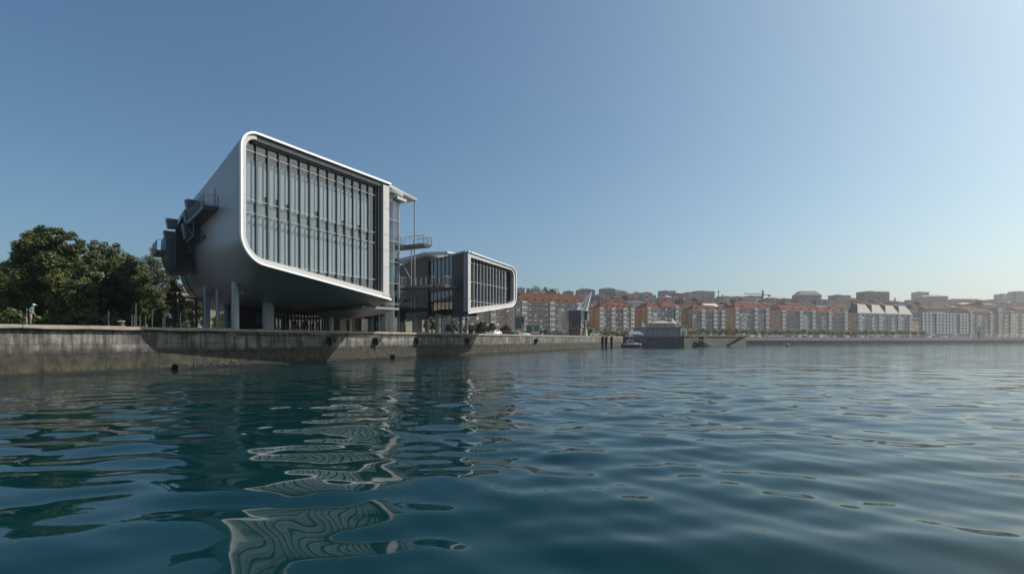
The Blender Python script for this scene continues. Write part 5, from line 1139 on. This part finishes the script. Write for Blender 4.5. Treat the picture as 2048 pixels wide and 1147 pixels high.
# ------------------------------------------------------------------ cars
def car_parts(body_mt, tag=''):
    m = MB(); pr = [(-2.05, .35), (-2.1, .75), (-1.95, .95), (-1.1, 1.0), (1.15, 1.0), (1.9, .85), (2.1, .6), (2.05, .35)]
    m.loft([[(x, y, z) for x, z in pr] for y in (-.86, .86)], True); m.poly([(x, -.86, z) for x, z in pr]); m.poly([(x, .86, z) for x, z in pr][::-1])
    m.hexa([(-1.85, -.8, .98), (1.05, -.8, .98), (1.05, .8, .98), (-1.85, .8, .98)], [(-1.45, -.62, 1.46), (.35, -.62, 1.46), (.35, .62, 1.46), (-1.45, .62, 1.46)]); body = m.mesh('body', body_mt)
    return body
_m = MB()
for sy in (-1, 1): _m.poly([(-1.6, sy * .785, 1.03), (.8, sy * .785, 1.03), (.28, sy * .645, 1.41), (-1.38, sy * .645, 1.41)])
_m.poly([(1.0, -.7, 1.02), (1.0, .7, 1.02), (.42, .55, 1.42), (.42, -.55, 1.42)]); _m.poly([(-1.83, -.7, 1.03), (-1.83, .7, 1.03), (-1.5, .55, 1.42), (-1.5, -.55, 1.42)])
_m.v = [(x * 1.004, y * 1.012, z) for x, y, z in _m.v]; CAR_GLASS = _m.mesh('windows', M['win'])
_m = MB(); _m.tube([(0, -.1, 0), (0, .1, 0)], .32, 14); CAR_WHEEL = _m.mesh('wheel', M['rubber'])
CARC = {'white': mat('car_white', (.75, .75, .74), .3), 'black': mat('car_black', (.02, .02, .022), .25), 'silver': mat('car_silver', (.38, .39, .40), .3, .4), 'blue': mat('car_blue', (.03, .06, .14), .3), 'red': mat('car_red', (.28, .03, .025), .3), 'grey': mat('car_grey', (.12, .125, .13), .3, .3)}
CARB = {k: car_parts(v) for k, v in CARC.items()}
def car(col, x, y, z, rot, label, group, parts=True):
    if not parts:
        return place('parked_car', FARCAR[col], None, (x, y, z), rot, label, 'car', group)
    t = thing('parked_car', label, 'car', (x, y, z), rot, group); place('body', CARB[col], t); place('windows', CAR_GLASS, t)
    for wx in (-1.28, 1.3):
        for wy in (-.8, .8): place('wheel', CAR_WHEEL, t, (wx, wy, .32))
    return t
FARCAR = {}
for k, v in CARC.items():
    bm = bmesh.new(); bm.from_mesh(CARB[k]); n0 = len(bm.faces); bm.from_mesh(CAR_GLASS); bm.faces.ensure_lookup_table()
    for f in bm.faces[n0:]: f.material_index = 1
    n1 = len(bm.faces)
    for wx in (-1.28, 1.3):
        for wy in (-.8, .8):
            v0 = len(bm.verts); bm.from_mesh(CAR_WHEEL); bm.verts.ensure_lookup_table()
            for vv in bm.verts[v0:]: vv.co += Vector((wx, wy, .32))
    bm.faces.ensure_lookup_table()
    for f in bm.faces[n1:]: f.material_index = 2
    me = bpy.data.meshes.new('parked_car'); bm.to_mesh(me); bm.free(); [me.materials.append(q) for q in (v, M['win'], M['rubber'])]; FARCAR[k] = me
NQ = [('white', 991, 140, 1.1, 'white hatchback parked on the quay in front of the young trees'), ('black', 1014, 146, 0.2, 'black car parked right of the white hatchback'), ('grey', 1024, 160, .5, 'grey car parked just left of the tall teal box'),
      ('blue', 1100, 172, .45, 'dark blue car parked right of the notice board'), ('black', 1112, 176, .45, 'black car second right of the notice board'), ('blue', 1124, 178, .45, 'blue car parked just left of the crane base'), ('silver', 1036, 166, .5, 'silver car behind the tall teal box'),
      ('white', 1192, 185, .1, 'white van like car parked right of the stone crane'), ('black', 1182, 190, .2, 'black car between the crane pillar and the white car'), ('red', 1240, 215, .1, 'small red car near the quay end')]
for c, px, Y, r, lab in NQ: car(c, ray(px, Y), Y, 4.25, r, lab, 'cars parked on the quay')
# cars along the far promenade, in front of the tree row
g = random.Random(12)
def along(px, back):
    for a, b in zip(FQ, FQ[1:]):
        a, b = Vector(a), Vector(b); d = (b - a).normalized(); n = Vector((-d.y, d.x)); P = a + n * back; t = hit(px, P, d)
        if t <= (b - a).length: return P + d * t, math.atan2(d.y, d.x)
    return P + d * t, math.atan2(d.y, d.x)
SLOT = ['left corner', 'left quarter', 'mid left', 'middle', 'mid right', 'right quarter', 'right corner']
def slot(px, lead=1469):
    for x, n in SPOT:
        if px < x: return 'the %s of the %s' % (SLOT[min(6, max(0, int(7 * (px - lead) / (x - lead))))], n)
        lead = x
SPOT = [(1537, 'yellow walled house'), (1694, 'long grey balcony house'), (1823, 'mansard house'), (1900, 'glass fronted block'), (2100, 'beige house')]
px = 1489
while px < 1905:
    col = g.choices(['white', 'black', 'silver', 'grey', 'blue', 'red'], [6, 3, 3, 2, 2, .6])[0]; p, r = along(px, 7 + g.uniform(-1, 1) + 5 * g.choice((0, 0, 1)))
    where = slot(px)
    car(col, p.x, p.y, 4.905, r + g.choice((0, math.pi)) + g.uniform(-.05, .05), '%s car on the promenade before %s' % (col, where), 'cars parked along the far promenade', False); px += g.uniform(5, 11) * (1.0 if px < 1700 else 1.1)

# ------------------------------------------------------------------ clipped plane trees in a row on the promenade
TM = [leaves(200 + k, crown_clumps(300 + k, 3.6, 3.0, 2.4, 6.0, 22, 1.15, 2), 1500, .42, M['leaf_bright']) for k in range(5)]
_m = MB(); _m.tube([(0, 0, 0), (.05, 0, 1.6), (0, 0, 3.2)], [.22, .18, .14], 7); _m.tube([(0, 0, 2.4), (1.3, .2, 3.8)], [.1, .04], 5); _m.tube([(0, 0, 2.4), (-1.2, -.3, 3.9)], [.1, .04], 5); TT = _m.mesh('trunk', M['bark'])
g = random.Random(4)
def row_tree(x, y, z, lab, sc=1.):
    t = thing('plane_tree', lab, 'tree', (x, y, z), g.uniform(0, 6.28), 'clipped plane trees in rows along the promenade'); t.scale = (sc * g.uniform(.95, 1.1), sc, sc * g.uniform(.9, 1.12)); place('crown', g.choice(TM), t); place('trunk', TT, t)
px = 1366
while px < 1850:
    p = row_point(px) - FS * 10; p = p + FD * hit(px, p, FD)
    where = slot(px) if px > 1452 else 'the %s of the house with the tan side wall' % SLOT[int(7 * (px - 1366) / 87)]
    row_tree(p.x, p.y, 4.9, 'clipped plane tree before %s' % where, .95); px += g.uniform(11, 16)
px = 1182
while px < 1280:
    p = row_point(px) - FS * 14; p = p + FD * hit(px, p, FD); row_tree(p.x, p.y, 4.3, 'clipped plane tree before the %s of the pink fronted house' % SLOT[int(7 * (px - 1182) / 99)], .95); px += g.uniform(13, 19)
for px, wh in ((1095, 'right of the teal planters'), (1118, 'left of the crane base'), (1060, 'behind the teal planters')): 
    p = row_point(px) - FS * 14; p = p + FD * hit(px, p, FD); row_tree(p.x, p.y, 4.3, 'clipped plane tree before the long grey stone house, ' + wh, .9)
# trees on the hill
for k, (px, Y, yt, wd, lab) in enumerate([(1058, 620, 575, 22, 'leftmost round tree of the hilltop clump above the red roof'), (1072, 620, 570, 30, 'largest round tree of the hilltop clump above the red roof'), (1092, 625, 573, 24, 'middle tree of the hilltop clump right of the largest'), (1104, 630, 573, 22, 'second tree from the right in the hilltop clump'), (1113, 640, 576, 16, 'rightmost tree of the hilltop clump'),
      (1893, 640, 601, 26, 'green tree on the hillside right of the domed roof'), (1914, 640, 606, 24, 'dark green tree on the hillside below the long brown roof'), (1444, 700, 588, 14, 'tree at the foot of the skyline mast'), (1566, 650, 597, 14, 'tree on the hill behind the bright pale roof'), (1190, 560, 592, 18, 'tree between hill houses above the pink fronted house'), (1366, 600, 598, 20, 'tree between the brown roof and the large dark block'), (1480, 640, 600, 22, 'tree on the hill below the long grey block'), (1720, 640, 600, 20, 'tree left of the broad brown tower')]):
    x = ray(px, Y); h = hz(yt, Y); zb = min(terrain(x, Y) - .5, h - 9); H = h - zb; rx = wd / 2 * Y / 1024; t = thing('hill_tree', lab, 'tree', (x, Y, zb), 0, 'trees on the hill'); cl = crown_clumps(500 + k, rx, rx, H * .3, H - .5, 24, rx * .34, 3); place('crown', leaves(400 + k, cl, 1600, .6, M['leaf_far']), t)
    m = MB(); m.tube([(0, 0, -1), (0, 0, H * .6)], [.35, .15], 7); m.build('trunk', M['bark'], t)
g = random.Random(77); used_t = set(); SIZE = ['small dark', 'broad dark', 'rounded green', 'tall dark', 'bushy green']
HT = []
for k in range(4): cl = crown_clumps(700 + k, 4.2, 4.0, 1.5, 8.5, 20, 1.5, 3); HT.append(leaves(710 + k, cl, 1500, .6, M['leaf_far']))
_m = MB(); _m.tube([(0, 0, -4), (0, 0, 4)], [.35, .2], 6); HTT = _m.mesh('trunk', M['bark'])
for k in range(60):
    px = g.uniform(1050, 2030); lv = g.random(); yt = np.interp(px, [1040, 1300, 1600, 2040], [592, 597, 604, 606]) + g.uniform(-7, 5); Y = 480 + 170 * lv + (px - 1040) * .1
    lab = '%s tree among the hill houses %s %s' % (g.choice(SIZE), g.choice(['just behind', 'high above', 'upslope of']), next(n for x, n in WHERE if px < x))
    if lab in used_t: continue
    used_t.add(lab); x = ray(px, Y); sc = g.uniform(.55, 1.05); t = thing('hill_tree', lab, 'tree', (x, Y, hz(yt, Y) - 8.6 * sc), g.uniform(0, 6), 'trees on the hill'); t.scale = (sc, sc, sc); place('crown', g.choice(HT), t); place('trunk', HTT, t)
# mast, tower crane, spire
Y = 700; x = ray(1437, Y); zb = terrain(x, Y); zt = hz(579, Y); t = thing('antenna_mast', 'thin lattice antenna mast on the skyline beside the large dark block', 'mast', (x, Y, zb)); m = MB(); H = zt - zb
for a in range(3): m.beam((.8 * math.cos(a * 2.1), .8 * math.sin(a * 2.1), 0), (.15 * math.cos(a * 2.1), .15 * math.sin(a * 2.1), H), .3)
m.build('mast', M['dark_metal'], t)
for z, w_ in ((H * .9, 1.6), (H * .72, 2.4), (H * .6, 2.0)): m = MB(); m.tube([(0, 0, z), (0, 0, z + 1.3)], w_, 8); m.build('dish_ring', M['dark_metal'], t)
Y = 560; x = ray(1525.5, Y); zb = terrain(x, Y); k = Y / 1024; t = thing('tower_crane', 'thin tower crane with a long jib above the roofs', 'crane', (x, Y, zb)); zt = hz(580, Y) - zb; zj = hz(588.5, Y) - zb; m = MB(); m.beam((0, 0, 0), (0, 0, zt), 1.3); m.build('tower', mat('crane_red', (.18, .07, .06), .6), t); m = MB()
m.beam((0, 0, zj), (-38 * k, 0, hz(586.5, Y) - zb), .8); m.beam((0, 0, zt - .5), (-20 * k, 0, zj + 1.0), .2); m.build('jib', M['steel'], t); m = MB(); m.beam((0, 0, zj), (15 * k, 0, zj - .6), .8); m.build('counter_jib', M['steel'], t); m = MB(); m.box(11 * k, 15 * k, -.7, .7, zj - 2.4, zj - .4); m.build('counterweight', M['concrete'], t)
Y = 760; x = ray(1790, Y); zt = hz(593, Y); zb = zt - 20; t = thing('church_spire', 'pointed pale church spire between two tower blocks', 'spire', (x, Y, zb)); m = MB(); m.box(-2, 2, -2, 2, 0, 11); m.build('belfry', M['w_cream'], t); m = MB(); m.tube([(0, 0, 11), (0, 0, 20)], [2.7, .08], 8); m.build('spire', M['w_sand'], t)
# lamp posts
def lamp(px, Y, ytop, z, lab, arm=.6):
    t = thing('lamp_post', lab, 'lamp post', (ray(px, Y), Y, z), 0, 'lamp posts'); h = hz(ytop, Y) - z; m = MB(); m.tube([(0, 0, 0), (0, 0, h * .5), (0, 0, h)], [.10, .07, .05], 8); m.build('pole', M['steel'], t); m = MB(); a2 = arm if Y > 100 else .03; m.box(-.03 if Y < 100 else -.1, a2, -.04 if Y < 100 else -.12, .04 if Y < 100 else .12, h - .02, h + .1); m.build('lamp_head', M['frame'], t)
for px, Y, yt, z, lab in [(1103.5, 160, 634, 4.25, 'tall thin lamp post between the planters and the crane'), (1199, 190, 641, 4.25, 'lamp post right of the stone crane'), (1229, 196, 643, 4.25, 'lamp post near the three black piles'), (883.5, 110, 634, 4.25, 'white flagpole like post under the charcoal wing'),
      (217, 56, 622, 4.25, 'thin post among the left grove'), (272, 55.5, 607, 4.25, 'tall thin pole left of the bicycle'), (1476, 300, 655, 4.9, 'lamp post at the end of the stone pier'), (1543, 368, 656, 4.9, 'lamp post before the yellow walled house'), (1605, 385, 653, 4.9, 'lamp post before the left part of the long balcony house'), (1662, 400, 655, 4.9, 'lamp post before the right part of the long balcony house'), (1752, 425, 656, 4.9, 'lamp post before the mansard house')]: lamp(px, Y, yt, z, lab)
# posts along the near edge
for k, (px, h) in enumerate([(263.5, 1.1), (268.5, 1.1), (280, 1.1), (291, 1.15), (304.5, 1.7), (329.5, 1.5), (361, 1.5), (326, .9)]):
    a = (px - 1024) / 1024; Q_ = O + I * 1.1; s_ = (a * Q_.y - Q_.x) / (D.x - a * D.y); p = F(s_, 1.1)
    t = thing('wooden_post', 'slim weathered post on the quay edge, %s' % ['right beside the mooring bollard', 'second right of the bollard', 'third right of the bollard', 'midway between bollard and bicycle', 'tallest, left of the bicycle', 'just left of the bicycle wheel', 'right of the bicycle', 'short one by the bicycle wheel'][k], 'post', (p.x, p.y, 4.25), 0, 'slim posts on the quay edge'); m = MB(); m.tube([(0, 0, 0), (.01, 0, h)], [.055, .045], 7); m.build('shaft', M['wood_post'], t); m = MB(); m.tube([(.01, 0, h), (.01, 0, h + .05)], .06, 7); m.build('cap', M['steel'], t)
p = F(8.9, .9); t = thing('mooring_bollard', 'rusty mooring bollard with a pale worn top on the coping', 'bollard', (p.x, p.y, 4.25), ROT); m = MB(); m.tube([(0, 0, 0), (0, 0, .08), (0, 0, .1), (0, 0, .42)], [.32, .32, .2, .17], 12); m.build('stem', M['rust'], t, smooth=True); m = MB(); m.tube([(-.05, 0, .42), (-.05, 0, .5), (-.05, 0, .56)], [.28, .34, .26], 12); m.build('head', M['coping'], t, smooth=True)
# houses seen between the left trees
hill_house('house with a red tiled roof glimpsed left of the gallery behind the trees', 308, 352, 562, 150, 'dark', 'hip', 'tile', 3, seed=301, low=4.2)
hill_house('house with a red roof glimpsed through the tall left trees', 118, 210, 545, 140, 'sand', 'hip', 'tile', 4, seed=302, low=4.2)

# ------------------------------------------------------------------ people
def person_mesh(name, J, E, rad, cols, fingers=(), res=1):
    """one continuous skin grown over a skeleton; every face takes the colour of its nearest bone"""
    names = list(J); idx = {n: k for k, n in enumerate(names)}; V = [Vector(J[n]) for n in names]; edges = [(idx[a], idx[b]) for a, b, _ in E]; radii = [rad[n] for n in names]; mats_e = [c for _, _, c in E]
    for wrist, pts, r in fingers:
        last = idx[wrist]
        for q in pts: V.append(Vector(q)); radii.append((r, r)); edges.append((last, len(V) - 1)); mats_e.append('skin'); last = len(V) - 1
    me = bpy.data.meshes.new(name); me.from_pydata(V, edges, []); ob = bpy.data.objects.new(name, me); COL.objects.link(ob)
    sk = ob.modifiers.new('skin', 'SKIN'); sk.use_smooth_shade = True
    for k, r in enumerate(radii): me.skin_vertices[0].data[k].radius = r if hasattr(r, '__len__') else (r, r)
    for k in range(len(radii)): me.skin_vertices[0].data[k].use_root = (k == idx['pelvis'])
    sb = ob.modifiers.new('sub', 'SUBSURF'); sb.levels = res; sb.render_levels = res
    dg = bpy.context.evaluated_depsgraph_get(); out = bpy.data.meshes.new_from_object(ob.evaluated_get(dg)); bpy.data.objects.remove(ob); out.name = name
    keys = list(cols); [out.materials.append(cols[k]) for k in keys]
    for f in out.polygons:
        c = f.center; best = (9, 0)
        for (a, b), m_ in zip(edges, mats_e):
            A, B = V[a], V[b]; d = B - A; t = max(0, min(1, (c - A).dot(d) / max(1e-9, d.dot(d)))); l = (c - A - d * t).length
            if l < best[0]: best = (l, keys.index(m_))
        f.material_index = best[1]; f.use_smooth = True
    return out
RAD = dict(pelvis=(.15, .12), waist=(.145, .11), chest=(.17, .12), neck=(.058, .058), jaw=(.07, .075), head=(.085, .098), crown=(.06, .07), shl=.07, shr=.07, ell=.045, elr=.045, wrl=.03, wrr=.03, hal=(.036, .02), har=(.036, .02), hil=.095, hir=.095, knl=.062, knr=.062, anl=.043, anr=.043, hel=.045, her=.045, tol=.038, tor=.038, nose=.016)
BONES = [('pelvis', 'waist', 'top'), ('waist', 'chest', 'top'), ('chest', 'neck', 'top'), ('neck', 'jaw', 'skin'), ('jaw', 'head', 'skin'), ('head', 'crown', 'hair'), ('jaw', 'nose', 'skin'), ('chest', 'shl', 'top'), ('shl', 'ell', 'top'), ('ell', 'wrl', 'skin'), ('wrl', 'hal', 'skin'), ('chest', 'shr', 'top'), ('shr', 'elr', 'top'), ('elr', 'wrr', 'skin'), ('wrr', 'har', 'skin'),
         ('pelvis', 'hil', 'legs'), ('hil', 'knl', 'legs'), ('knl', 'anl', 'legs'), ('anl', 'hel', 'shoe'), ('anl', 'tol', 'shoe'), ('pelvis', 'hir', 'legs'), ('hir', 'knr', 'legs'), ('knr', 'anr', 'legs'), ('anr', 'her', 'shoe'), ('anr', 'tor', 'shoe')]
def pose(lean=0., arms='hang', stride=0., sit=False):
    """the figure faces +y"""
    zl = .92; z = lambda h, y=0: (0, y, h)
    L = lambda h: lean * (h - zl)
    J = dict(pelvis=(0, 0, zl), waist=(0, L(1.08), 1.08), chest=(0, L(1.32) + .01, 1.32), neck=(0, L(1.5) + .02, 1.49), jaw=(0, L(1.58) + .05, 1.565), head=(0, L(1.66) + .045, 1.65), crown=(0, L(1.7) + .03, 1.70), nose=(0, L(1.6) + .145, 1.60))
    for s, k in ((-1, 'l'), (1, 'r')):
        y0 = L(1.43); J['sh' + k] = (s * .18, y0 + .01, 1.42); st = stride * s
        if arms == 'hang' or (arms == 'hip' and s < 0): J['el' + k] = (s * .235, y0 - .02, 1.14); J['wr' + k] = (s * .245, y0 + .07, .90); J['ha' + k] = (s * .24, y0 + .10, .82)
        elif arms == 'hip': J['el' + k] = (s * .36, y0 - .12, 1.18); J['wr' + k] = (s * .20, y0 - .02, 1.03); J['ha' + k] = (s * .13, y0 + .05, 1.02)
        else: J['el' + k] = (s * .23, y0 + .16, 1.20); J['wr' + k] = (s * .24, y0 + .40, 1.10); J['ha' + k] = (s * .235, y0 + .48, 1.09)
        J['hi' + k] = (s * .10, 0, .88); J['kn' + k] = (s * .11, .03 + st * .22, .49); J['an' + k] = (s * .11, st * .34 - .02, .09); J['he' + k] = (s * .11, st * .34 - .07, .05); J['to' + k] = (s * .125, st * .34 + .15, .04)
    return J
def hand(J, k, curl=.3):
    w_, h_ = Vector(J['wr' + k]), Vector(J['ha' + k]); d = (h_ - w_).normalized(); side = d.cross(Vector((1, 0, 0))).normalized() if abs(d.x) < .9 else Vector((0, 0, 1)); palm = d.cross(side); out = []
    for j, ln in enumerate((.075, .085, .08, .062)):
        b = h_ + side * (.028 - .019 * j) + d * .02; out.append(('ha' + k, [b, b + d * ln * .55, b + d * ln * .9 + palm * curl * ln * .5], .0085))
    b = w_ + side * .03 + d * .03; out.append(('wr' + k, [b, b + side * .03 + d * .035, b + side * .035 + d * .065], .0095)); return out
sk_ = mat('skin', (.32, .19, .13), .6)
PC = {n: mat('cloth_' + n, c, .85, var=.1, scale=8) for n, c in dict(turquoise=(.01, .22, .19), grey=(.20, .20, .21), navy=(.02, .025, .045), pale_blue=(.30, .36, .46), white=(.7, .7, .69), black=(.015, .015, .016), red=(.35, .03, .03), khaki=(.28, .23, .15), dark_hair=(.03, .022, .016), grey_hair=(.25, .25, .24), shoe=(.04, .035, .03)).items()}
def cols(top, legs, hair='dark_hair', shoe='shoe'): return {'skin': sk_, 'top': PC[top], 'legs': PC[legs], 'hair': PC[hair], 'shoe': PC[shoe]}
def place_person(me, p, rz, label, group=None, sc=1.0):
    t = thing('person', label, 'person', p, rz, group); t.scale = (sc, sc, sc); place('body', me, t); return t
J = pose(.24, 'hip', .12); me = person_mesh('body', J, BONES, RAD, cols('turquoise', 'grey', 'grey_hair'), hand(J, 'l') + hand(J, 'r'), 2)
px_ = 61; Y = 42.6; p = (ray(px_, Y), Y, 4.255); man = place_person(me, p, R(-62), 'man in a white cap, turquoise polo shirt and grey trousers leaning forward on the wall', sc=.99)
hd = Vector(J['head']); m = MB(); rings = []
for k in range(6):
    a = math.pi / 2 * k / 5; rings.append([(hd.x + .102 * math.cos(a) * math.cos(b), hd.y - .01 + .115 * math.cos(a) * math.sin(b), hd.z + .015 + .10 * math.sin(a)) for b in np.linspace(0, 2 * math.pi, 15)[:-1]])
m.loft(rings, True); cap = m.build('cap', PC['white'], man, smooth='all'); m = MB(); m.hexa([(-.08, hd.y + .09, hd.z + .02), (.08, hd.y + .09, hd.z + .02), (.06, hd.y + .2, hd.z - .005), (-.06, hd.y + .2, hd.z - .005)], [(-.08, hd.y + .09, hd.z + .035), (.08, hd.y + .09, hd.z + .035), (.06, hd.y + .2, hd.z + .01), (-.06, hd.y + .2, hd.z + .01)]); m.build('brim', PC['white'], cap)
t = thing('wooden_pole', 'slim upright wooden pole just left of the man in the white cap', 'pole', (ray(53.5, 42.4), 42.4, 4.25)); m = MB(); m.tube([(0, 0, 0), (0, 0, 1.28)], [.03, .026], 8); m.build('shaft', M['wood_post'], t); m = MB(); m.tube([(0, 0, 1.28), (0, 0, 1.34)], .045, 8); m.build('knob', M['grey_metal'], t)
# the cyclist, standing over a dark bicycle and looking left
bp = F(13.95, 2.0, 4.25); face = R(88); J = pose(.32, 'fwd', .25); me = person_mesh('body', J, BONES, RAD, cols('pale_blue', 'black', 'dark_hair', 'white'), hand(J, 'l') + hand(J, 'r'), 2)
place_person(me, bp, face, 'person in a pale blue shirt, dark trousers and white shoes standing with a bicycle')
def bicycle(p, rz, label):
    t = thing('bicycle', label, 'bicycle', p, rz)
    for y in (-.52, .53):
        m = MB(); n = 24; c = [(0, y + .33 * math.cos(a), .34 + .33 * math.sin(a)) for a in np.linspace(0, 2 * math.pi, n + 1)]; m.tube(c, .018, 6, False); w_ = m.build('wheel', M['rubber'], t); m = MB()
        for k in range(8): a = 2 * math.pi * k / 8; m.beam((0, y, .34), (0, y + .32 * math.cos(a), .34 + .32 * math.sin(a)), .006)
        m.build('spoke', M['steel'], w_, kind='stuff')
    m = MB(); bb, st, hd_, ra, fa = (0, -.05, .3), (0, -.2, .82), (0, .38, .84), (0, -.52, .34), (0, .53, .34)
    for a, b in ((bb, st), (st, hd_), (bb, hd_), (ra, bb), (ra, st), (hd_, fa)): m.tube([a, b], .018, 8)
    m.build('frame', M['black'], t); m = MB(); m.tube([(-.28, .36, 1.0), (0, .42, .98), (.28, .36, 1.0)], .014, 8); m.tube([(0, .38, .84), (0, .41, .98)], .016, 8); m.build('handlebar', M['black'], t); m = MB(); m.hexa([(-.07, -.34, .88), (.07, -.34, .88), (.03, -.08, .88), (-.03, -.08, .88)], [(-.08, -.35, .94), (.08, -.35, .94), (.025, -.07, .93), (-.025, -.07, .93)]); m.build('saddle', M['rubber'], t)
bicycle(F(13.75, 1.55, 4.25), face, 'dark bicycle held by the person in the pale blue shirt')
# figures under the galleries and on the far pier
VAR = [person_mesh('body', pose(.03, 'hang', k), BONES, RAD, cols(*c)) for k, c in ((.1, ('black', 'navy')), (.4, ('white', 'khaki')), (.2, ('red', 'navy')), (.3, ('navy', 'grey')), (.15, ('white', 'black')))]
WORD = ['dark clothes', 'white shirt and khaki trousers', 'red top', 'navy top and grey trousers', 'white top and black trousers']
g = random.Random(8)
for k, (s, i, v, lab) in enumerate([(33.2, 9.0, 0, 'standing before the cafe glazing left of the pale screen'), (35.6, 9.2, 3, 'standing before the pale screen of the cafe'), (37.4, 9.0, 0, 'standing right of the pale screen of the cafe'), (39.6, 8.8, 0, 'beside the slim stilt under the gallery'), (43.6, 6.2, 4, 'by the cream wall under the gallery'), (64.5, 7, 2, 'under the charcoal wing')]):
    place_person(VAR[v], F(s, i, 4.25), g.uniform(0, 6.28), 'distant person in %s %s' % (WORD[v], lab), 'people under the galleries')
for k, px_ in enumerate((1376, 1383, 1389, 1395, 1399, 1406, 1412, 1419, 1431, 1446)):
    Y = 222 + (px_ - 1376) * .25; v = g.randrange(5); lab = ['next to the loggia of the pier house', 'second right of the loggia', 'third right of the loggia', 'at the head of the steps', 'just right of the step head', 'on the bright pier edge above the steps', 'in the middle of the pier', 'right of the pier middle', 'further right on the pier', 'nearest the outer end of the pier'][k]
    place_person(VAR[v], (ray(px_, Y + 2), Y + 2, 4.85), g.uniform(0, 6.28), 'tiny person in %s %s' % (WORD[v], lab), 'people on the stone pier')
# cafe tables and chairs in the shade of the belly
def cafe_set(s, i, lab):
    t = thing('cafe_table', 'round cafe table under the gallery, ' + lab, 'table', F(s, i, 4.25), ROT, 'cafe tables'); m = MB(); m.tube([(0, 0, .72), (0, 0, .75)], .36, 16); m.build('table_top', M['grey_metal'], t); m = MB(); m.tube([(0, 0, 0), (0, 0, .02), (0, 0, .72)], [.22, .03, .03], 10); m.build('leg', M['dark_metal'], t)
    for sg, sd in ((-1, 'left'), (1, 'right')):
        c = thing('cafe_chair', 'dark cafe chair on the %s of the table %s' % (sd, lab), 'chair', F(s + sg * .7, i, 4.25), ROT + (math.pi / 2) * -sg, 'cafe chairs'); m = MB(); m.box(-.21, .21, -.21, .21, .43, .47); m.build('seat', M['dark_metal'], c); m = MB(); m.box(-.2, .2, -.22, -.19, .5, .86); m.build('backrest', M['dark_metal'], c)
        for x in (-.18, .18):
            for y in (-.2, .18): m = MB(); m.tube([(x, y, 0), (x, y, .44 if y > 0 else .84)], .015, 6); m.build('leg', M['dark_metal'], c)
for k, (s, lab) in enumerate([(32.6, 'nearest the thick stilt'), (34.9, 'second from the thick stilt'), (37.0, 'third from the thick stilt'), (40.2, 'nearest the slim stilt')]): cafe_set(s, 7.6, lab)

# ------------------------------------------------------------------ the air: a pale even haze round everything
def haze(density=.00024, col=(.95, .88, .88)):
    m = bpy.data.materials.new('haze_air'); m.use_nodes = True; n = m.node_tree; n.nodes.clear()
    o = n.nodes.new('ShaderNodeOutputMaterial'); v = n.nodes.new('ShaderNodeVolumePrincipled'); v.inputs['Density'].default_value = density; v.inputs['Color'].default_value = (*col, 1); v.inputs['Anisotropy'].default_value = HAZE_G
    n.links.new(v.outputs[0], o.inputs['Volume']); m.cycles.homogeneous_volume = True
    b = MB(); b.box(-2300, 2300, -2300, 2300, -3.5, 150); h = b.build('haze', m, kind='stuff'); return h
HAZE_G = .6
haze()
